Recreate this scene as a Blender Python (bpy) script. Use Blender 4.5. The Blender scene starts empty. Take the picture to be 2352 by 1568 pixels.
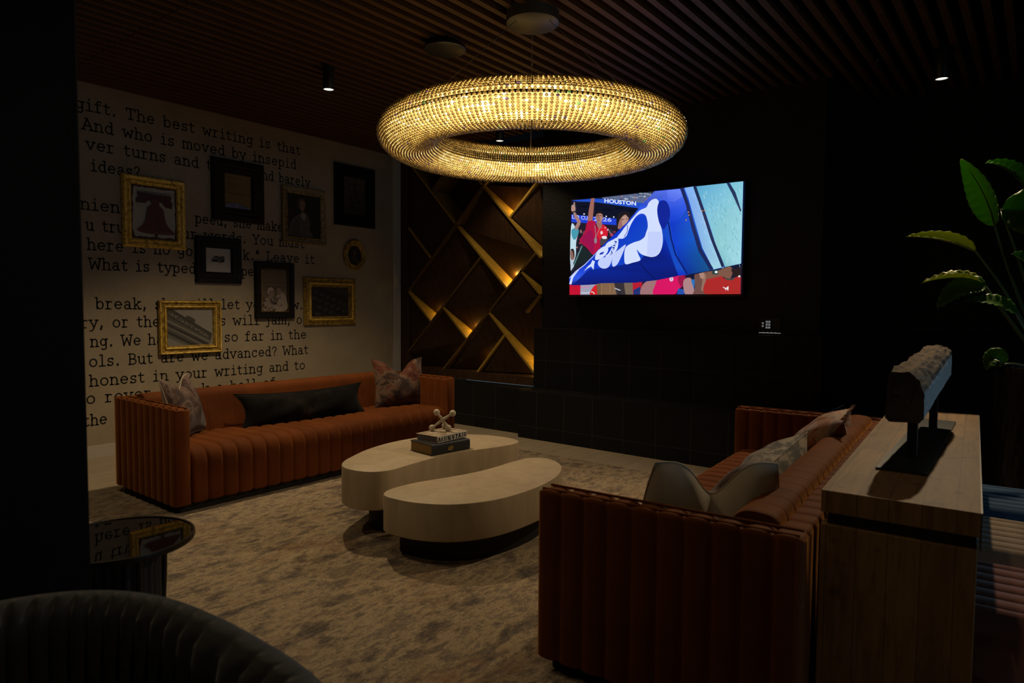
import bpy, bmesh, math, random
import numpy as np
from mathutils import Vector, Matrix, noise
from mathutils.geometry import tessellate_polygon

PI = math.pi
sc = bpy.context.scene
col = sc.collection
random.seed(7)

# ------------------------------------------------------------------ camera
cam_d = bpy.data.cameras.new('camera')
cam = bpy.data.objects.new('camera', cam_d)
col.objects.link(cam)
_yaw, _pit, _rol = -0.66798191, -0.05419813, 0.00766102
_f = Vector((math.sin(_yaw) * math.cos(_pit), math.cos(_yaw) * math.cos(_pit), math.sin(_pit)))
_r = Vector((math.cos(_yaw), -math.sin(_yaw), 0))
_u = _r.cross(_f)
_r2 = _r * math.cos(_rol) + _u * math.sin(_rol)
_u2 = -_r * math.sin(_rol) + _u * math.cos(_rol)
m = Matrix.Identity(4)
for i in range(3):
    m[i][0], m[i][1], m[i][2] = _r2[i], _u2[i], -_f[i]
m.translation = (0, 0, 1.45)
cam.matrix_world = m
cam_d.sensor_width = 36.0
cam_d.lens = 1534.9955 / 2352 * 36.0
cam_d.clip_start = 0.05
cam_d.dof.use_dof = True
cam_d.dof.focus_distance = 4.9
cam_d.dof.aperture_fstop = 3.2
sc.camera = cam

# ------------------------------------------------------------------ render look, world, big lights
sc.view_settings.view_transform = 'Standard'
sc.view_settings.look = 'None'
sc.view_settings.exposure = 0.0
sc.view_settings.gamma = 1.0
sc.view_settings.use_curve_mapping = False
try:
    sc.cycles.use_denoising = True
    sc.cycles.caustics_refractive = False
    sc.cycles.caustics_reflective = False
    sc.cycles.sample_clamp_indirect = 2.0
    sc.cycles.max_bounces = 9
    sc.cycles.transmission_bounces = 9
    sc.cycles.transparent_max_bounces = 14
    sc.cycles.diffuse_bounces = 4
    sc.cycles.blur_glossy = 0.5
except Exception:
    pass
world = bpy.data.worlds.new('world')
sc.world = world
world.use_nodes = True
world.node_tree.nodes['Background'].inputs[0].default_value = (0.30, 0.46, 0.62, 1)
world.node_tree.nodes['Background'].inputs[1].default_value = 0.25

COOL_FILL = 6.5          # cool side light added at an invented opening in the right wall
SPOT = 60.0        # ceiling downlights
LED = 2.3          # chandelier core
NICHE = 1.25       # lamps of the shelf lattice
RING = 1.0

def light(name, kind, loc, energy, color, **kw):
    d = bpy.data.lights.new(name, kind)
    d.energy = energy
    d.color = color
    o = bpy.data.objects.new(name, d)
    o.location = loc
    for k, v in kw.items():
        setattr(d, k, v)
    col.objects.link(o)
    return o

o = light('added_cool_light', 'AREA', (3.12, 3.2, 0.95), COOL_FILL, (0.42, 0.72, 1.0), shape='RECTANGLE', size=1.1, size_y=2.6, spread=math.radians(110))  # added light, gives the timber beam its bluish edge
o.rotation_euler = (0, PI / 2, 0)

# ------------------------------------------------------------------ materials
def newmat(name):
    mt = bpy.data.materials.new(name)
    mt.use_nodes = True
    nt = mt.node_tree
    return mt, nt, nt.nodes['Principled BSDF']

def pmat(name, c, rough=0.6, metal=0.0, spec=0.5, sheen=0.0, sheen_tint=None, coat=0.0):
    mt, nt, b = newmat(name)
    b.inputs['Base Color'].default_value = (*c, 1)
    b.inputs['Roughness'].default_value = rough
    b.inputs['Metallic'].default_value = metal
    b.inputs['Specular IOR Level'].default_value = spec
    if sheen:
        b.inputs['Sheen Weight'].default_value = sheen
        b.inputs['Sheen Roughness'].default_value = 0.35
        b.inputs['Sheen Tint'].default_value = (*(sheen_tint or c), 1)
    if coat:
        b.inputs['Coat Weight'].default_value = coat
    return mt

def node(nt, kind, **kw):
    n = nt.nodes.new(kind)
    for k, v in kw.items():
        setattr(n, k, v)
    return n

def coords(nt, scale=(1, 1, 1), rot=(0, 0, 0)):
    tc = node(nt, 'ShaderNodeTexCoord')
    mp = node(nt, 'ShaderNodeMapping')
    mp.inputs['Scale'].default_value = scale
    mp.inputs['Rotation'].default_value = rot
    nt.links.new(tc.outputs['Object'], mp.inputs['Vector'])
    return mp.outputs['Vector']

def ramp(nt, stops, fac):
    r = node(nt, 'ShaderNodeValToRGB')
    e = r.color_ramp.elements
    e[0].position, e[0].color = stops[0][0], (*stops[0][1], 1)
    e[1].position, e[1].color = stops[-1][0], (*stops[-1][1], 1)
    for p, c in stops[1:-1]:
        x = e.new(p)
        x.color = (*c, 1)
    nt.links.new(fac, r.inputs['Fac'])
    return r.outputs['Color']

def noise_tex(nt, vec, scale, detail=4, rough=0.55, dist=0.0):
    n = node(nt, 'ShaderNodeTexNoise')
    n.inputs['Scale'].default_value = scale
    n.inputs['Detail'].default_value = detail
    n.inputs['Roughness'].default_value = rough
    n.inputs['Distortion'].default_value = dist
    nt.links.new(vec, n.inputs['Vector'])
    return n.outputs['Fac']

def bump(nt, b, fac, strength=0.3, dist=0.01):
    n = node(nt, 'ShaderNodeBump')
    n.inputs['Strength'].default_value = strength
    n.inputs['Distance'].default_value = dist
    nt.links.new(fac, n.inputs['Height'])
    nt.links.new(n.outputs['Normal'], b.inputs['Normal'])

def mix(nt, a, c, fac, mode='MIX'):
    n = node(nt, 'ShaderNodeMix', data_type='RGBA', blend_type=mode)
    for s, v in ((6, a), (7, c)):
        if isinstance(v, tuple):
            n.inputs[s].default_value = (*v, 1)
        else:
            nt.links.new(v, n.inputs[s])
    if isinstance(fac, float):
        n.inputs[0].default_value = fac
    else:
        nt.links.new(fac, n.inputs[0])
    return n.outputs[2]

def noisemat(name, stops, scale, stretch=(1, 1, 1), rough=0.7, detail=5, dist=0.0, bumpy=0.0, spec=0.4, sheen=0.0, second=None, rot=(0, 0, 0)):
    mt, nt, b = newmat(name)
    v = coords(nt, stretch, rot)
    f = noise_tex(nt, v, scale, detail, 0.6, dist)
    c = ramp(nt, stops, f)
    if second:
        sstops, sscale, sstretch, sfac = second
        f2 = noise_tex(nt, coords(nt, sstretch, rot), sscale, 6, 0.65)
        c = mix(nt, c, ramp(nt, sstops, f2), sfac, 'MULTIPLY')
        if bumpy:
            bump(nt, b, f2, bumpy)
    elif bumpy:
        bump(nt, b, f, bumpy)
    nt.links.new(c, b.inputs['Base Color'])
    b.inputs['Roughness'].default_value = rough
    b.inputs['Specular IOR Level'].default_value = spec
    if sheen:
        b.inputs['Sheen Weight'].default_value = sheen
        b.inputs['Sheen Roughness'].default_value = 0.4
    return mt

def emat(name, c, strength):
    mt, nt, b = newmat(name)
    b.inputs['Base Color'].default_value = (0.02, 0.02, 0.02, 1)
    b.inputs['Emission Color'].default_value = (*c, 1)
    b.inputs['Emission Strength'].default_value = strength
    return mt

def tilemat(name, axes, w=0.35, h=0.365, off=(0, 0)):
    mt, nt, b = newmat(name)
    tc = node(nt, 'ShaderNodeTexCoord')
    sp = node(nt, 'ShaderNodeSeparateXYZ')
    nt.links.new(tc.outputs['Object'], sp.inputs[0])
    cb = node(nt, 'ShaderNodeCombineXYZ')
    for k in (0, 1):
        ad = node(nt, 'ShaderNodeMath', operation='ADD')
        ad.inputs[1].default_value = off[k] + 40 * (w if k == 0 else h)
        nt.links.new(sp.outputs[axes[k]], ad.inputs[0])
        nt.links.new(ad.outputs[0], cb.inputs[k])
    br = node(nt, 'ShaderNodeTexBrick', offset=0.0, squash=1.0)
    nt.links.new(cb.outputs[0], br.inputs['Vector'])
    br.inputs['Color1'].default_value = (0.008, 0.0085, 0.009, 1)
    br.inputs['Color2'].default_value = (0.011, 0.011, 0.0115, 1)
    br.inputs["Mortar"].default_value = (0.04, 0.04, 0.04, 1)
    br.inputs['Scale'].default_value = 1.0
    br.inputs['Mortar Size'].default_value = 0.0028
    br.inputs['Mortar Smooth'].default_value = 0.3
    br.inputs['Brick Width'].default_value = w
    br.inputs['Row Height'].default_value = h
    nt.links.new(br.outputs['Color'], b.inputs['Base Color'])
    b.inputs['Roughness'].default_value = 0.55
    b.inputs['Specular IOR Level'].default_value = 0.15
    return mt

def colmat(name, rough=0.6, emit=0.0):
    """colour comes from the mesh's own colour layer (printed pictures, the screen image)"""
    mt, nt, b = newmat(name)
    a = node(nt, 'ShaderNodeAttribute', attribute_name='Col')
    if emit:
        b.inputs['Base Color'].default_value = (0.01, 0.01, 0.01, 1)
        nt.links.new(a.outputs['Color'], b.inputs['Emission Color'])
        b.inputs['Emission Strength'].default_value = emit
        b.inputs['Roughness'].default_value = 0.25
    else:
        nt.links.new(a.outputs['Color'], b.inputs['Base Color'])
        b.inputs['Roughness'].default_value = rough
    return mt

def velvetmat(name, base, hi):
    mt, nt, b = newmat(name)
    v = coords(nt)
    f = noise_tex(nt, v, 3.0, 3, 0.5, 0.6)
    c = ramp(nt, [(0.3, base), (0.7, hi)], f)
    nt.links.new(c, b.inputs['Base Color'])
    b.inputs['Roughness'].default_value = 0.75
    b.inputs['Specular IOR Level'].default_value = 0.15
    b.inputs['Sheen Weight'].default_value = 0.5
    b.inputs['Sheen Roughness'].default_value = 0.35
    b.inputs['Sheen Tint'].default_value = (1.0, 0.43, 0.12, 1)
    f2 = noise_tex(nt, v, 160, 2)
    bump(nt, b, f2, 0.08, 0.002)
    return mt

def plankmat(name, axis_across, along, w, stops, blen=0.9):
    """reclaimed planks: each board its own tone, with grain along the board"""
    mt, nt, b = newmat(name)
    tc = node(nt, 'ShaderNodeTexCoord')
    sp = node(nt, 'ShaderNodeSeparateXYZ')
    nt.links.new(tc.outputs['Object'], sp.inputs[0])
    cb = node(nt, 'ShaderNodeCombineXYZ')
    for k, ax in ((0, along), (1, axis_across)):
        ad = node(nt, 'ShaderNodeMath', operation='ADD')
        ad.inputs[1].default_value = 30.0 + (w * 0.37 if k else 0)
        nt.links.new(sp.outputs[ax], ad.inputs[0])
        nt.links.new(ad.outputs[0], cb.inputs[k])
    br = node(nt, 'ShaderNodeTexBrick', offset=0.37, offset_frequency=2, squash=1.0)
    nt.links.new(cb.outputs[0], br.inputs['Vector'])
    br.inputs['Color1'].default_value = (1, 1, 1, 1)
    br.inputs['Color2'].default_value = (0.62, 0.60, 0.58, 1)
    br.inputs['Mortar'].default_value = (0.32, 0.30, 0.28, 1)
    br.inputs['Scale'].default_value = 1.0
    br.inputs['Mortar Size'].default_value = 0.0016
    br.inputs['Brick Width'].default_value = blen
    br.inputs['Row Height'].default_value = w
    st = [3, 3, 3]
    st['XYZ'.index(along)] = 0.35
    f = noise_tex(nt, coords(nt, tuple(st)), 12, 7, 0.65, 0.6)
    c = ramp(nt, stops, f)
    c = mix(nt, c, br.outputs['Color'], 0.85, 'MULTIPLY')
    f3 = noise_tex(nt, coords(nt, (1, 1, 1)), 9, 2)
    c = mix(nt, c, ramp(nt, [(0.28, (0.25, 0.2, 0.16)), (0.36, (1, 1, 1))], f3), 0.6, 'MULTIPLY')
    nt.links.new(c, b.inputs['Base Color'])
    b.inputs['Roughness'].default_value = 0.62
    b.inputs['Specular IOR Level'].default_value = 0.3
    bump(nt, b, f, 0.25, 0.004)
    return mt

M = {}
M['plaster'] = noisemat('linen_wallpaper', [(0.3, (0.33, 0.275, 0.195)), (0.7, (0.40, 0.335, 0.24))], 3.0, rough=0.9, spec=0.1,
                        second=([(0.35, (0.78, 0.78, 0.78)), (0.65, (1, 1, 1))], 60, (1, 0.5, 3), 0.6), bumpy=0.06)
M['ink'] = pmat('printed_ink', (0.016, 0.014, 0.012), 0.9, spec=0.1)
M['trim'] = pmat('painted_trim', (0.50, 0.46, 0.40), 0.5)
M['black_wall'] = noisemat('black_textured_plaster', [(0.3, (0.006, 0.006, 0.0065)), (0.7, (0.011, 0.011, 0.0115))], 30, rough=0.6, bumpy=0.5, spec=0.3)
M['pier'] = pmat('dark_paint', (0.005, 0.005, 0.006), 0.7, spec=0.1)
M['room_dark'] = pmat('dark_room_paint', (0.03, 0.03, 0.034), 0.8, spec=0.2)
M['tile_xz'] = tilemat('black_tile_face', 'XZ', off=(0.15, -0.83))
M['tile_bench'] = tilemat('black_tile_bench', 'XZ', off=(0.02, -0.135), h=0.39)
M['tile_yz'] = tilemat('black_tile_side', 'YZ', off=(0.0, -0.83))
M['tile_top'] = tilemat('black_tile_top', 'XY', h=0.35, off=(0.02, 0.05))
M['floor'] = noisemat('pale_plank_floor', [(0.3, (0.30, 0.245, 0.165)), (0.7, (0.38, 0.31, 0.215))], 5, (2, 0.4, 1), 0.6, spec=0.3)
M['slat'] = noisemat('walnut_slat', [(0.3, (0.058, 0.026, 0.010)), (0.7, (0.115, 0.053, 0.020))], 7, (6, 0.35, 6), 0.55, spec=0.3)
M['plenum'] = pmat('black_plenum', (0.004, 0.004, 0.004), 0.9, spec=0.1)
M['velvet'] = velvetmat('rust_velvet', (0.105, 0.026, 0.004), (0.165, 0.043, 0.006))
M['plinth'] = pmat('black_plinth', (0.008, 0.007, 0.007), 0.7)
M['tabletop'] = noisemat('washed_wood', [(0.25, (0.42, 0.335, 0.225)), (0.75, (0.54, 0.44, 0.305))], 4, (1, 1, 0.4), 0.55, dist=1.2, spec=0.3,
                         second=([(0.3, (0.80, 0.78, 0.75)), (0.7, (1, 1, 1))], 16, (1, 1, 0.15), 0.7), bumpy=0.05)
M['black_metal'] = pmat('black_steel', (0.012, 0.013, 0.015), 0.42, spec=0.5)
M['blued_steel'] = pmat('blued_steel_plate', (0.03, 0.036, 0.042), 0.35, metal=0.5)
M['white_led'] = emat('lamp_lens', (1.0, 0.93, 0.78), 1.3)
M['steel'] = pmat('brushed_steel', (0.12, 0.115, 0.11), 0.45, metal=0.7)
M['cable'] = pmat('steel_cable', (0.25, 0.22, 0.18), 0.4, metal=0.8)

# ------------------------------------------------------------------ object helpers
def link(o, parent=None):
    col.objects.link(o)
    if parent:
        o.parent = parent
    return o

def mesh_obj(name, verts, faces, mt, parent=None, smooth=False, loc=None):
    me = bpy.data.meshes.new(name)
    me.from_pydata([tuple(v) for v in verts], [], faces)
    me.update()
    bm = bmesh.new()
    bm.from_mesh(me)
    bmesh.ops.recalc_face_normals(bm, faces=bm.faces)
    bm.to_mesh(me)
    bm.free()
    for mm in (mt if isinstance(mt, list) else [mt]):
        me.materials.append(mm)
    if smooth:
        me.polygons.foreach_set('use_smooth', [True] * len(me.polygons))
    o = bpy.data.objects.new(name, me)
    if loc:
        o.location = loc
    return link(o, parent)

def bm_obj(name, bm, mt, parent=None, smooth=False, loc=None, recalc=True):
    if recalc:
        bmesh.ops.recalc_face_normals(bm, faces=bm.faces)
    me = bpy.data.meshes.new(name)
    bm.to_mesh(me)
    bm.free()
    for mm in (mt if isinstance(mt, list) else [mt]):
        me.materials.append(mm)
    if smooth:
        me.polygons.foreach_set('use_smooth', [True] * len(me.polygons))
        try:
            me.set_sharp_from_angle(angle=math.radians(smooth if smooth is not True else 50))
        except Exception:
            pass
    o = bpy.data.objects.new(name, me)
    if loc:
        o.location = loc
    return link(o, parent)

def tag(o, label, cat, group=None):
    o['label'] = label
    o['category'] = cat
    if group:
        o['group'] = group
    return o

def thing(name, label, cat, loc=(0, 0, 0), rotz=0.0, group=None):
    o = bpy.data.objects.new(name, None)
    o.empty_display_size = 0.1
    o.location = loc
    o.rotation_euler = (0, 0, rotz)
    link(o)
    return tag(o, label, cat, group)

def struct(o):
    o['kind'] = 'structure'
    return o

def add_box(bm, x0, x1, y0, y1, z0, z1, bevel=0.0, seg=2, mi=0):
    vs = [bm.verts.new(p) for p in ((x0, y0, z0), (x1, y0, z0), (x1, y1, z0), (x0, y1, z0), (x0, y0, z1), (x1, y0, z1), (x1, y1, z1), (x0, y1, z1))]
    fs = [bm.faces.new([vs[i] for i in f]) for f in ((3, 2, 1, 0), (4, 5, 6, 7), (0, 1, 5, 4), (1, 2, 6, 5), (2, 3, 7, 6), (3, 0, 4, 7))]
    for f in fs:
        f.material_index = mi
    if bevel:
        es = list({e for f in fs for e in f.edges})
        bmesh.ops.bevel(bm, geom=es, offset=bevel, segments=seg, affect='EDGES', profile=0.5)
    return fs

def box(name, x0, x1, y0, y1, z0, z1, mt, parent=None, bevel=0.0):
    bm = bmesh.new()
    add_box(bm, x0, x1, y0, y1, z0, z1, bevel)
    return bm_obj(name, bm, mt, parent)

def add_tube(bm, pts, r, n=10, caps=True, radii=None):
    pts = [Vector(p) for p in pts]
    rings = []
    up = Vector((0, 0, 1))
    prev = None
    for i, p in enumerate(pts):
        t = (pts[min(i + 1, len(pts) - 1)] - pts[max(i - 1, 0)]).normalized()
        if prev is None:
            a = t.cross(up)
            if a.length < 1e-4:
                a = t.cross(Vector((0, 1, 0)))
        else:
            a = prev - t * prev.dot(t)
        a.normalize()
        prev = a
        b = t.cross(a)
        rr = radii[i] if radii else r
        rings.append([bm.verts.new(p + (a * math.cos(2 * PI * k / n) + b * math.sin(2 * PI * k / n)) * rr) for k in range(n)])
    for i in range(len(rings) - 1):
        for k in range(n):
            bm.faces.new((rings[i][k], rings[i][(k + 1) % n], rings[i + 1][(k + 1) % n], rings[i + 1][k]))
    if caps:
        bm.faces.new(rings[0][::-1])
        bm.faces.new(rings[-1])
    return rings

def tube(name, pts, r, mt, parent=None, n=10, radii=None):
    bm = bmesh.new()
    add_tube(bm, pts, r, n, radii=radii)
    return bm_obj(name, bm, mt, parent, smooth=True)

def add_lathe(bm, prof, n=48, cx=0, cy=0, mi=0, fr=None):
    rings = []
    for (r, z) in prof:
        if r < 1e-5:
            rings.append([bm.verts.new((cx, cy, z))])
        else:
            ring = []
            for k in range(n):
                a = 2 * PI * k / n
                q = r * (fr(a, z) if fr else 1)
                ring.append(bm.verts.new((cx + q * math.cos(a), cy + q * math.sin(a), z)))
            rings.append(ring)
    for i in range(len(rings) - 1):
        A, B = rings[i], rings[i + 1]
        for k in range(n):
            k2 = (k + 1) % n
            vs = ([A[0]] if len(A) == 1 else [A[k], A[k2]]) + ([B[0]] if len(B) == 1 else [B[k2], B[k]])
            if len(vs) >= 3:
                bm.faces.new(vs).material_index = mi

def lathe(name, prof, mt, parent=None, n=48, smooth=40, loc=None, fr=None):
    bm = bmesh.new()
    add_lathe(bm, prof, n, fr=fr)
    return bm_obj(name, bm, mt, parent, smooth=smooth, loc=loc)

def catmull(pts, n=8):
    out = []
    k = len(pts)
    for i in range(k):
        p0, p1, p2, p3 = (np.array(pts[(i + j - 1) % k], float) for j in range(4))
        for s in range(n):
            t = s / n
            out.append(tuple(0.5 * ((2 * p1) + (-p0 + p2) * t + (2 * p0 - 5 * p1 + 4 * p2 - p3) * t * t + (-p0 + 3 * p1 - 3 * p2 + p3) * t ** 3)))
    return out

def smooth_closed(pts, it=6, lam=0.5):
    P = np.array(pts, float)
    for _ in range(it):
        P = P + lam * (0.5 * (np.roll(P, 1, 0) + np.roll(P, -1, 0)) - P)
        P = P - (lam + 0.02) * (0.5 * (np.roll(P, 1, 0) + np.roll(P, -1, 0)) - P) * 0.98
    return [tuple(p) for p in P]

# ------------------------------------------------------------------ flat pictures
class Pic:
    def __init__(self, fmap, eps=0.0004):
        self.v, self.f, self.c, self.map, self.eps, self.layer = [], [], [], fmap, eps, 0

    def poly(self, pts, c, same=False):
        if not same:
            self.layer += 1
        tri = tessellate_polygon([[Vector((p[0], p[1], 0)) for p in pts]])
        n = len(self.v)
        for i, p in enumerate(pts):
            self.v.append(self.map(p[0], p[1], self.layer * self.eps))
            self.c.append(c[i] if isinstance(c, list) else c)
        for t in tri:
            self.f.append(tuple(n + k for k in t))

    def loop(self, pts, c, n=5):
        self.poly(catmull(pts, n), c)

    def ell(self, cx, cy, rx, ry, c, rot=0.0, n=24):
        pts = []
        for k in range(n):
            a = 2 * PI * k / n
            x, y = rx * math.cos(a), ry * math.sin(a)
            pts.append((cx + x * math.cos(rot) - y * math.sin(rot), cy + x * math.sin(rot) + y * math.cos(rot)))
        self.poly(pts, c)

    def line(self, pts, w, c):
        L, R = [], []
        for i, p in enumerate(pts):
            a, b = pts[max(i - 1, 0)], pts[min(i + 1, len(pts) - 1)]
            dx, dy = b[0] - a[0], b[1] - a[1]
            d = math.hypot(dx, dy) or 1
            ww = (w[i] if isinstance(w, list) else w) / 2
            L.append((p[0] - dy / d * ww, p[1] + dx / d * ww))
            R.append((p[0] + dy / d * ww, p[1] - dx / d * ww))
        self.poly(L + R[::-1], c)

    def tris(self, pts, faces, c):
        self.layer += 1
        n = len(self.v)
        for p in pts:
            self.v.append(self.map(p[0], p[1], self.layer * self.eps))
            self.c.append(c)
        for f in faces:
            self.f.append(tuple(n + k for k in f))

    def build(self, name, mt, parent=None):
        me = bpy.data.meshes.new(name)
        me.from_pydata([tuple(p) for p in self.v], [], self.f)
        at = me.attributes.new('Col', 'FLOAT_COLOR', 'POINT')
        at.data.foreach_set('color', [x for c in self.c for x in (*c[:3], 1.0)])
        me.materials.append(mt)
        o = bpy.data.objects.new(name, me)
        return link(o, parent)

def text_tris(txt, size=1.0, bold=0.0, align='LEFT'):
    cu = bpy.data.curves.new('tmp', 'FONT')
    cu.body = txt
    cu.size = size
    cu.offset = bold
    cu.align_x = align
    cu.resolution_u = 3
    ob = bpy.data.objects.new('tmp', cu)
    col.objects.link(ob)
    dg = bpy.context.evaluated_depsgraph_get()
    dg.update()
    me = bpy.data.meshes.new_from_object(ob.evaluated_get(dg))
    vs = [(v.co.x, v.co.y) for v in me.vertices]
    fs = [tuple(p.vertices) for p in me.polygons]
    bpy.data.objects.remove(ob)
    bpy.data.curves.remove(cu)
    bpy.data.meshes.remove(me)
    return vs, fs

# ================================================================== STRUCTURE
XW = -6.88
YB, YU, YD = 6.132, 6.30, 7.15          # tiled chimney face, plaster face, deep tiled wall
bm = bmesh.new()
add_box(bm, XW - 0.12, 3.3, -2.7, 7.7, -0.1, 0.0)
struct(bm_obj('floor', bm, M['floor']))
wall_left = struct(box('wall_left', XW - 0.12, XW, -2.6, 7.6, 0, 3.75, M['plaster']))
struct(box('baseboard_left', XW, XW + 0.015, -2.5, 6.09, 0, 0.112, M['trim']))
struct(box('trim_1', XW, XW + 0.02, 6.10, 6.235, 0, 3.5, M['trim']))
struct(box('wall_rear', XW, 3.2, -2.72, -2.6, 0, 3.75, M['room_dark']))
bm = bmesh.new()
add_box(bm, 3.2, 3.32, -2.7, 1.8, 0, 3.75)
add_box(bm, 3.2, 3.32, 4.6, 7.7, 0, 3.75)
add_box(bm, 3.2, 3.32, 1.8, 4.6, 0, 0.35)
add_box(bm, 3.2, 3.32, 1.8, 4.6, 1.55, 3.75)
struct(bm_obj('wall_right', bm, M['room_dark']))
win = bpy.data.objects.new('added_window_1', None)  # made-up opening in the unseen wall, there to hold the cool light
win.location = (3.26, 3.2, 0.35)
link(win)
struct(win)
bm = bmesh.new()
for y0, y1, z0, z1 in ((-1.4, -1.34, 0, 1.2), (1.34, 1.4, 0, 1.2), (-0.03, 0.03, 0, 1.2), (-1.4, 1.4, 0, 0.06), (-1.4, 1.4, 1.14, 1.2)):
    add_box(bm, -0.04, 0.04, y0, y1, z0, z1)
bm_obj('added_window_frame', bm, M['black_metal'], win)
struct(box('wall_front_left', -2.50, -2.12, -2.6, 0.735, 0, 3.6, M['pier'], bevel=0.006))

# back wall: plaster chimney with tiled lower part, deep wall to its right
def wall(name, x0, x1, y0, y1, z0, z1, mt, bevel=0.0):
    return struct(box(name, x0, x1, y0, y1, z0, z1, mt, bevel=bevel))

wall('wall_back', -4.535, -1.52, YU, 7.69, 0.515, 3.75, M['black_wall'])
bm = bmesh.new()
fs = add_box(bm, -4.52, -1.45, YB, YU - 0.001, 0.515, 1.195)
fs[1].material_index = 1
fs[3].material_index = 2
add_box(bm, -1.518, -1.45, YU - 0.001, YD, 0.515, 1.195, mi=2)
struct(bm_obj('wall_back_tiled', bm, [M['tile_xz'], M['tile_top'], M['tile_yz']]))
wall('wall_deep', -1.518, 3.2, YD + 0.2, 7.69, 0, 3.75, M['black_wall'])
bm = bmesh.new()
fs = add_box(bm, -1.449, 3.19, YD, YD + 0.199, 0.515, 1.195)
fs[1].material_index = 1
struct(bm_obj('wall_deep_tiled', bm, [M['tile_xz'], M['tile_top']]))
# hearth bench
bm = bmesh.new()
for x0, x1, y0, y1 in ((-4.47, 3.19, 5.784, YB), (-1.449, 3.19, YB, YD - 0.001)):
    fs = add_box(bm, x0, x1, y0, y1, 0, 0.515)
    fs[1].material_index = 1
    fs[5].material_index = 2
fs = add_box(bm, XW + 0.001, -4.471, 5.94, 6.245, 0, 0.505)
fs[1].material_index = 1
struct(bm_obj('wall_back_hearth', bm, [M['tile_bench'], M['tile_top'], M['tile_yz']]))

# ceiling: slats below a black plenum
struct(box('ceiling', XW, 3.2, -2.6, 7.69, 3.62, 3.74, M['plenum']))
bm = bmesh.new()
x = XW + 0.03
k = 0
while x < 3.1:
    for (y0, y1) in ((-2.55, -0.72), (-0.715, 2.225), (2.23, 5.19), (5.195, 7.3)):
        if y1 > YU and -4.56 < x < -1.5:
            y1 = YU - 0.02
        if y1 > YU and x < -4.56:
            y1 = 6.24
        rz = random.uniform(-0.003, 0.003)
        add_box(bm, x, x + 0.046, y0, y1, 3.43 + rz, 3.51)
    x += 0.1135
    k += 1
o = bm_obj('ceiling_slats', bm, M['slat'])
struct(o)

# ------------------------------------------------------------------ typewriter lettering on the left wall
def arc(cx, cy, rx, ry, a0, a1, n=12):
    return [(cx + rx * math.cos(math.radians(a0 + (a1 - a0) * i / n)), cy + ry * math.sin(math.radians(a0 + (a1 - a0) * i / n))) for i in range(n + 1)]

def E(cx, cy, rx, ry):
    return arc(cx, cy, rx, ry, 0, 360, 20)

def H(y, x0, x1):
    return [(x0, y), (x1, y)]

def V(x, y0, y1):
    return [(x, y0), (x, y1)]

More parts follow.
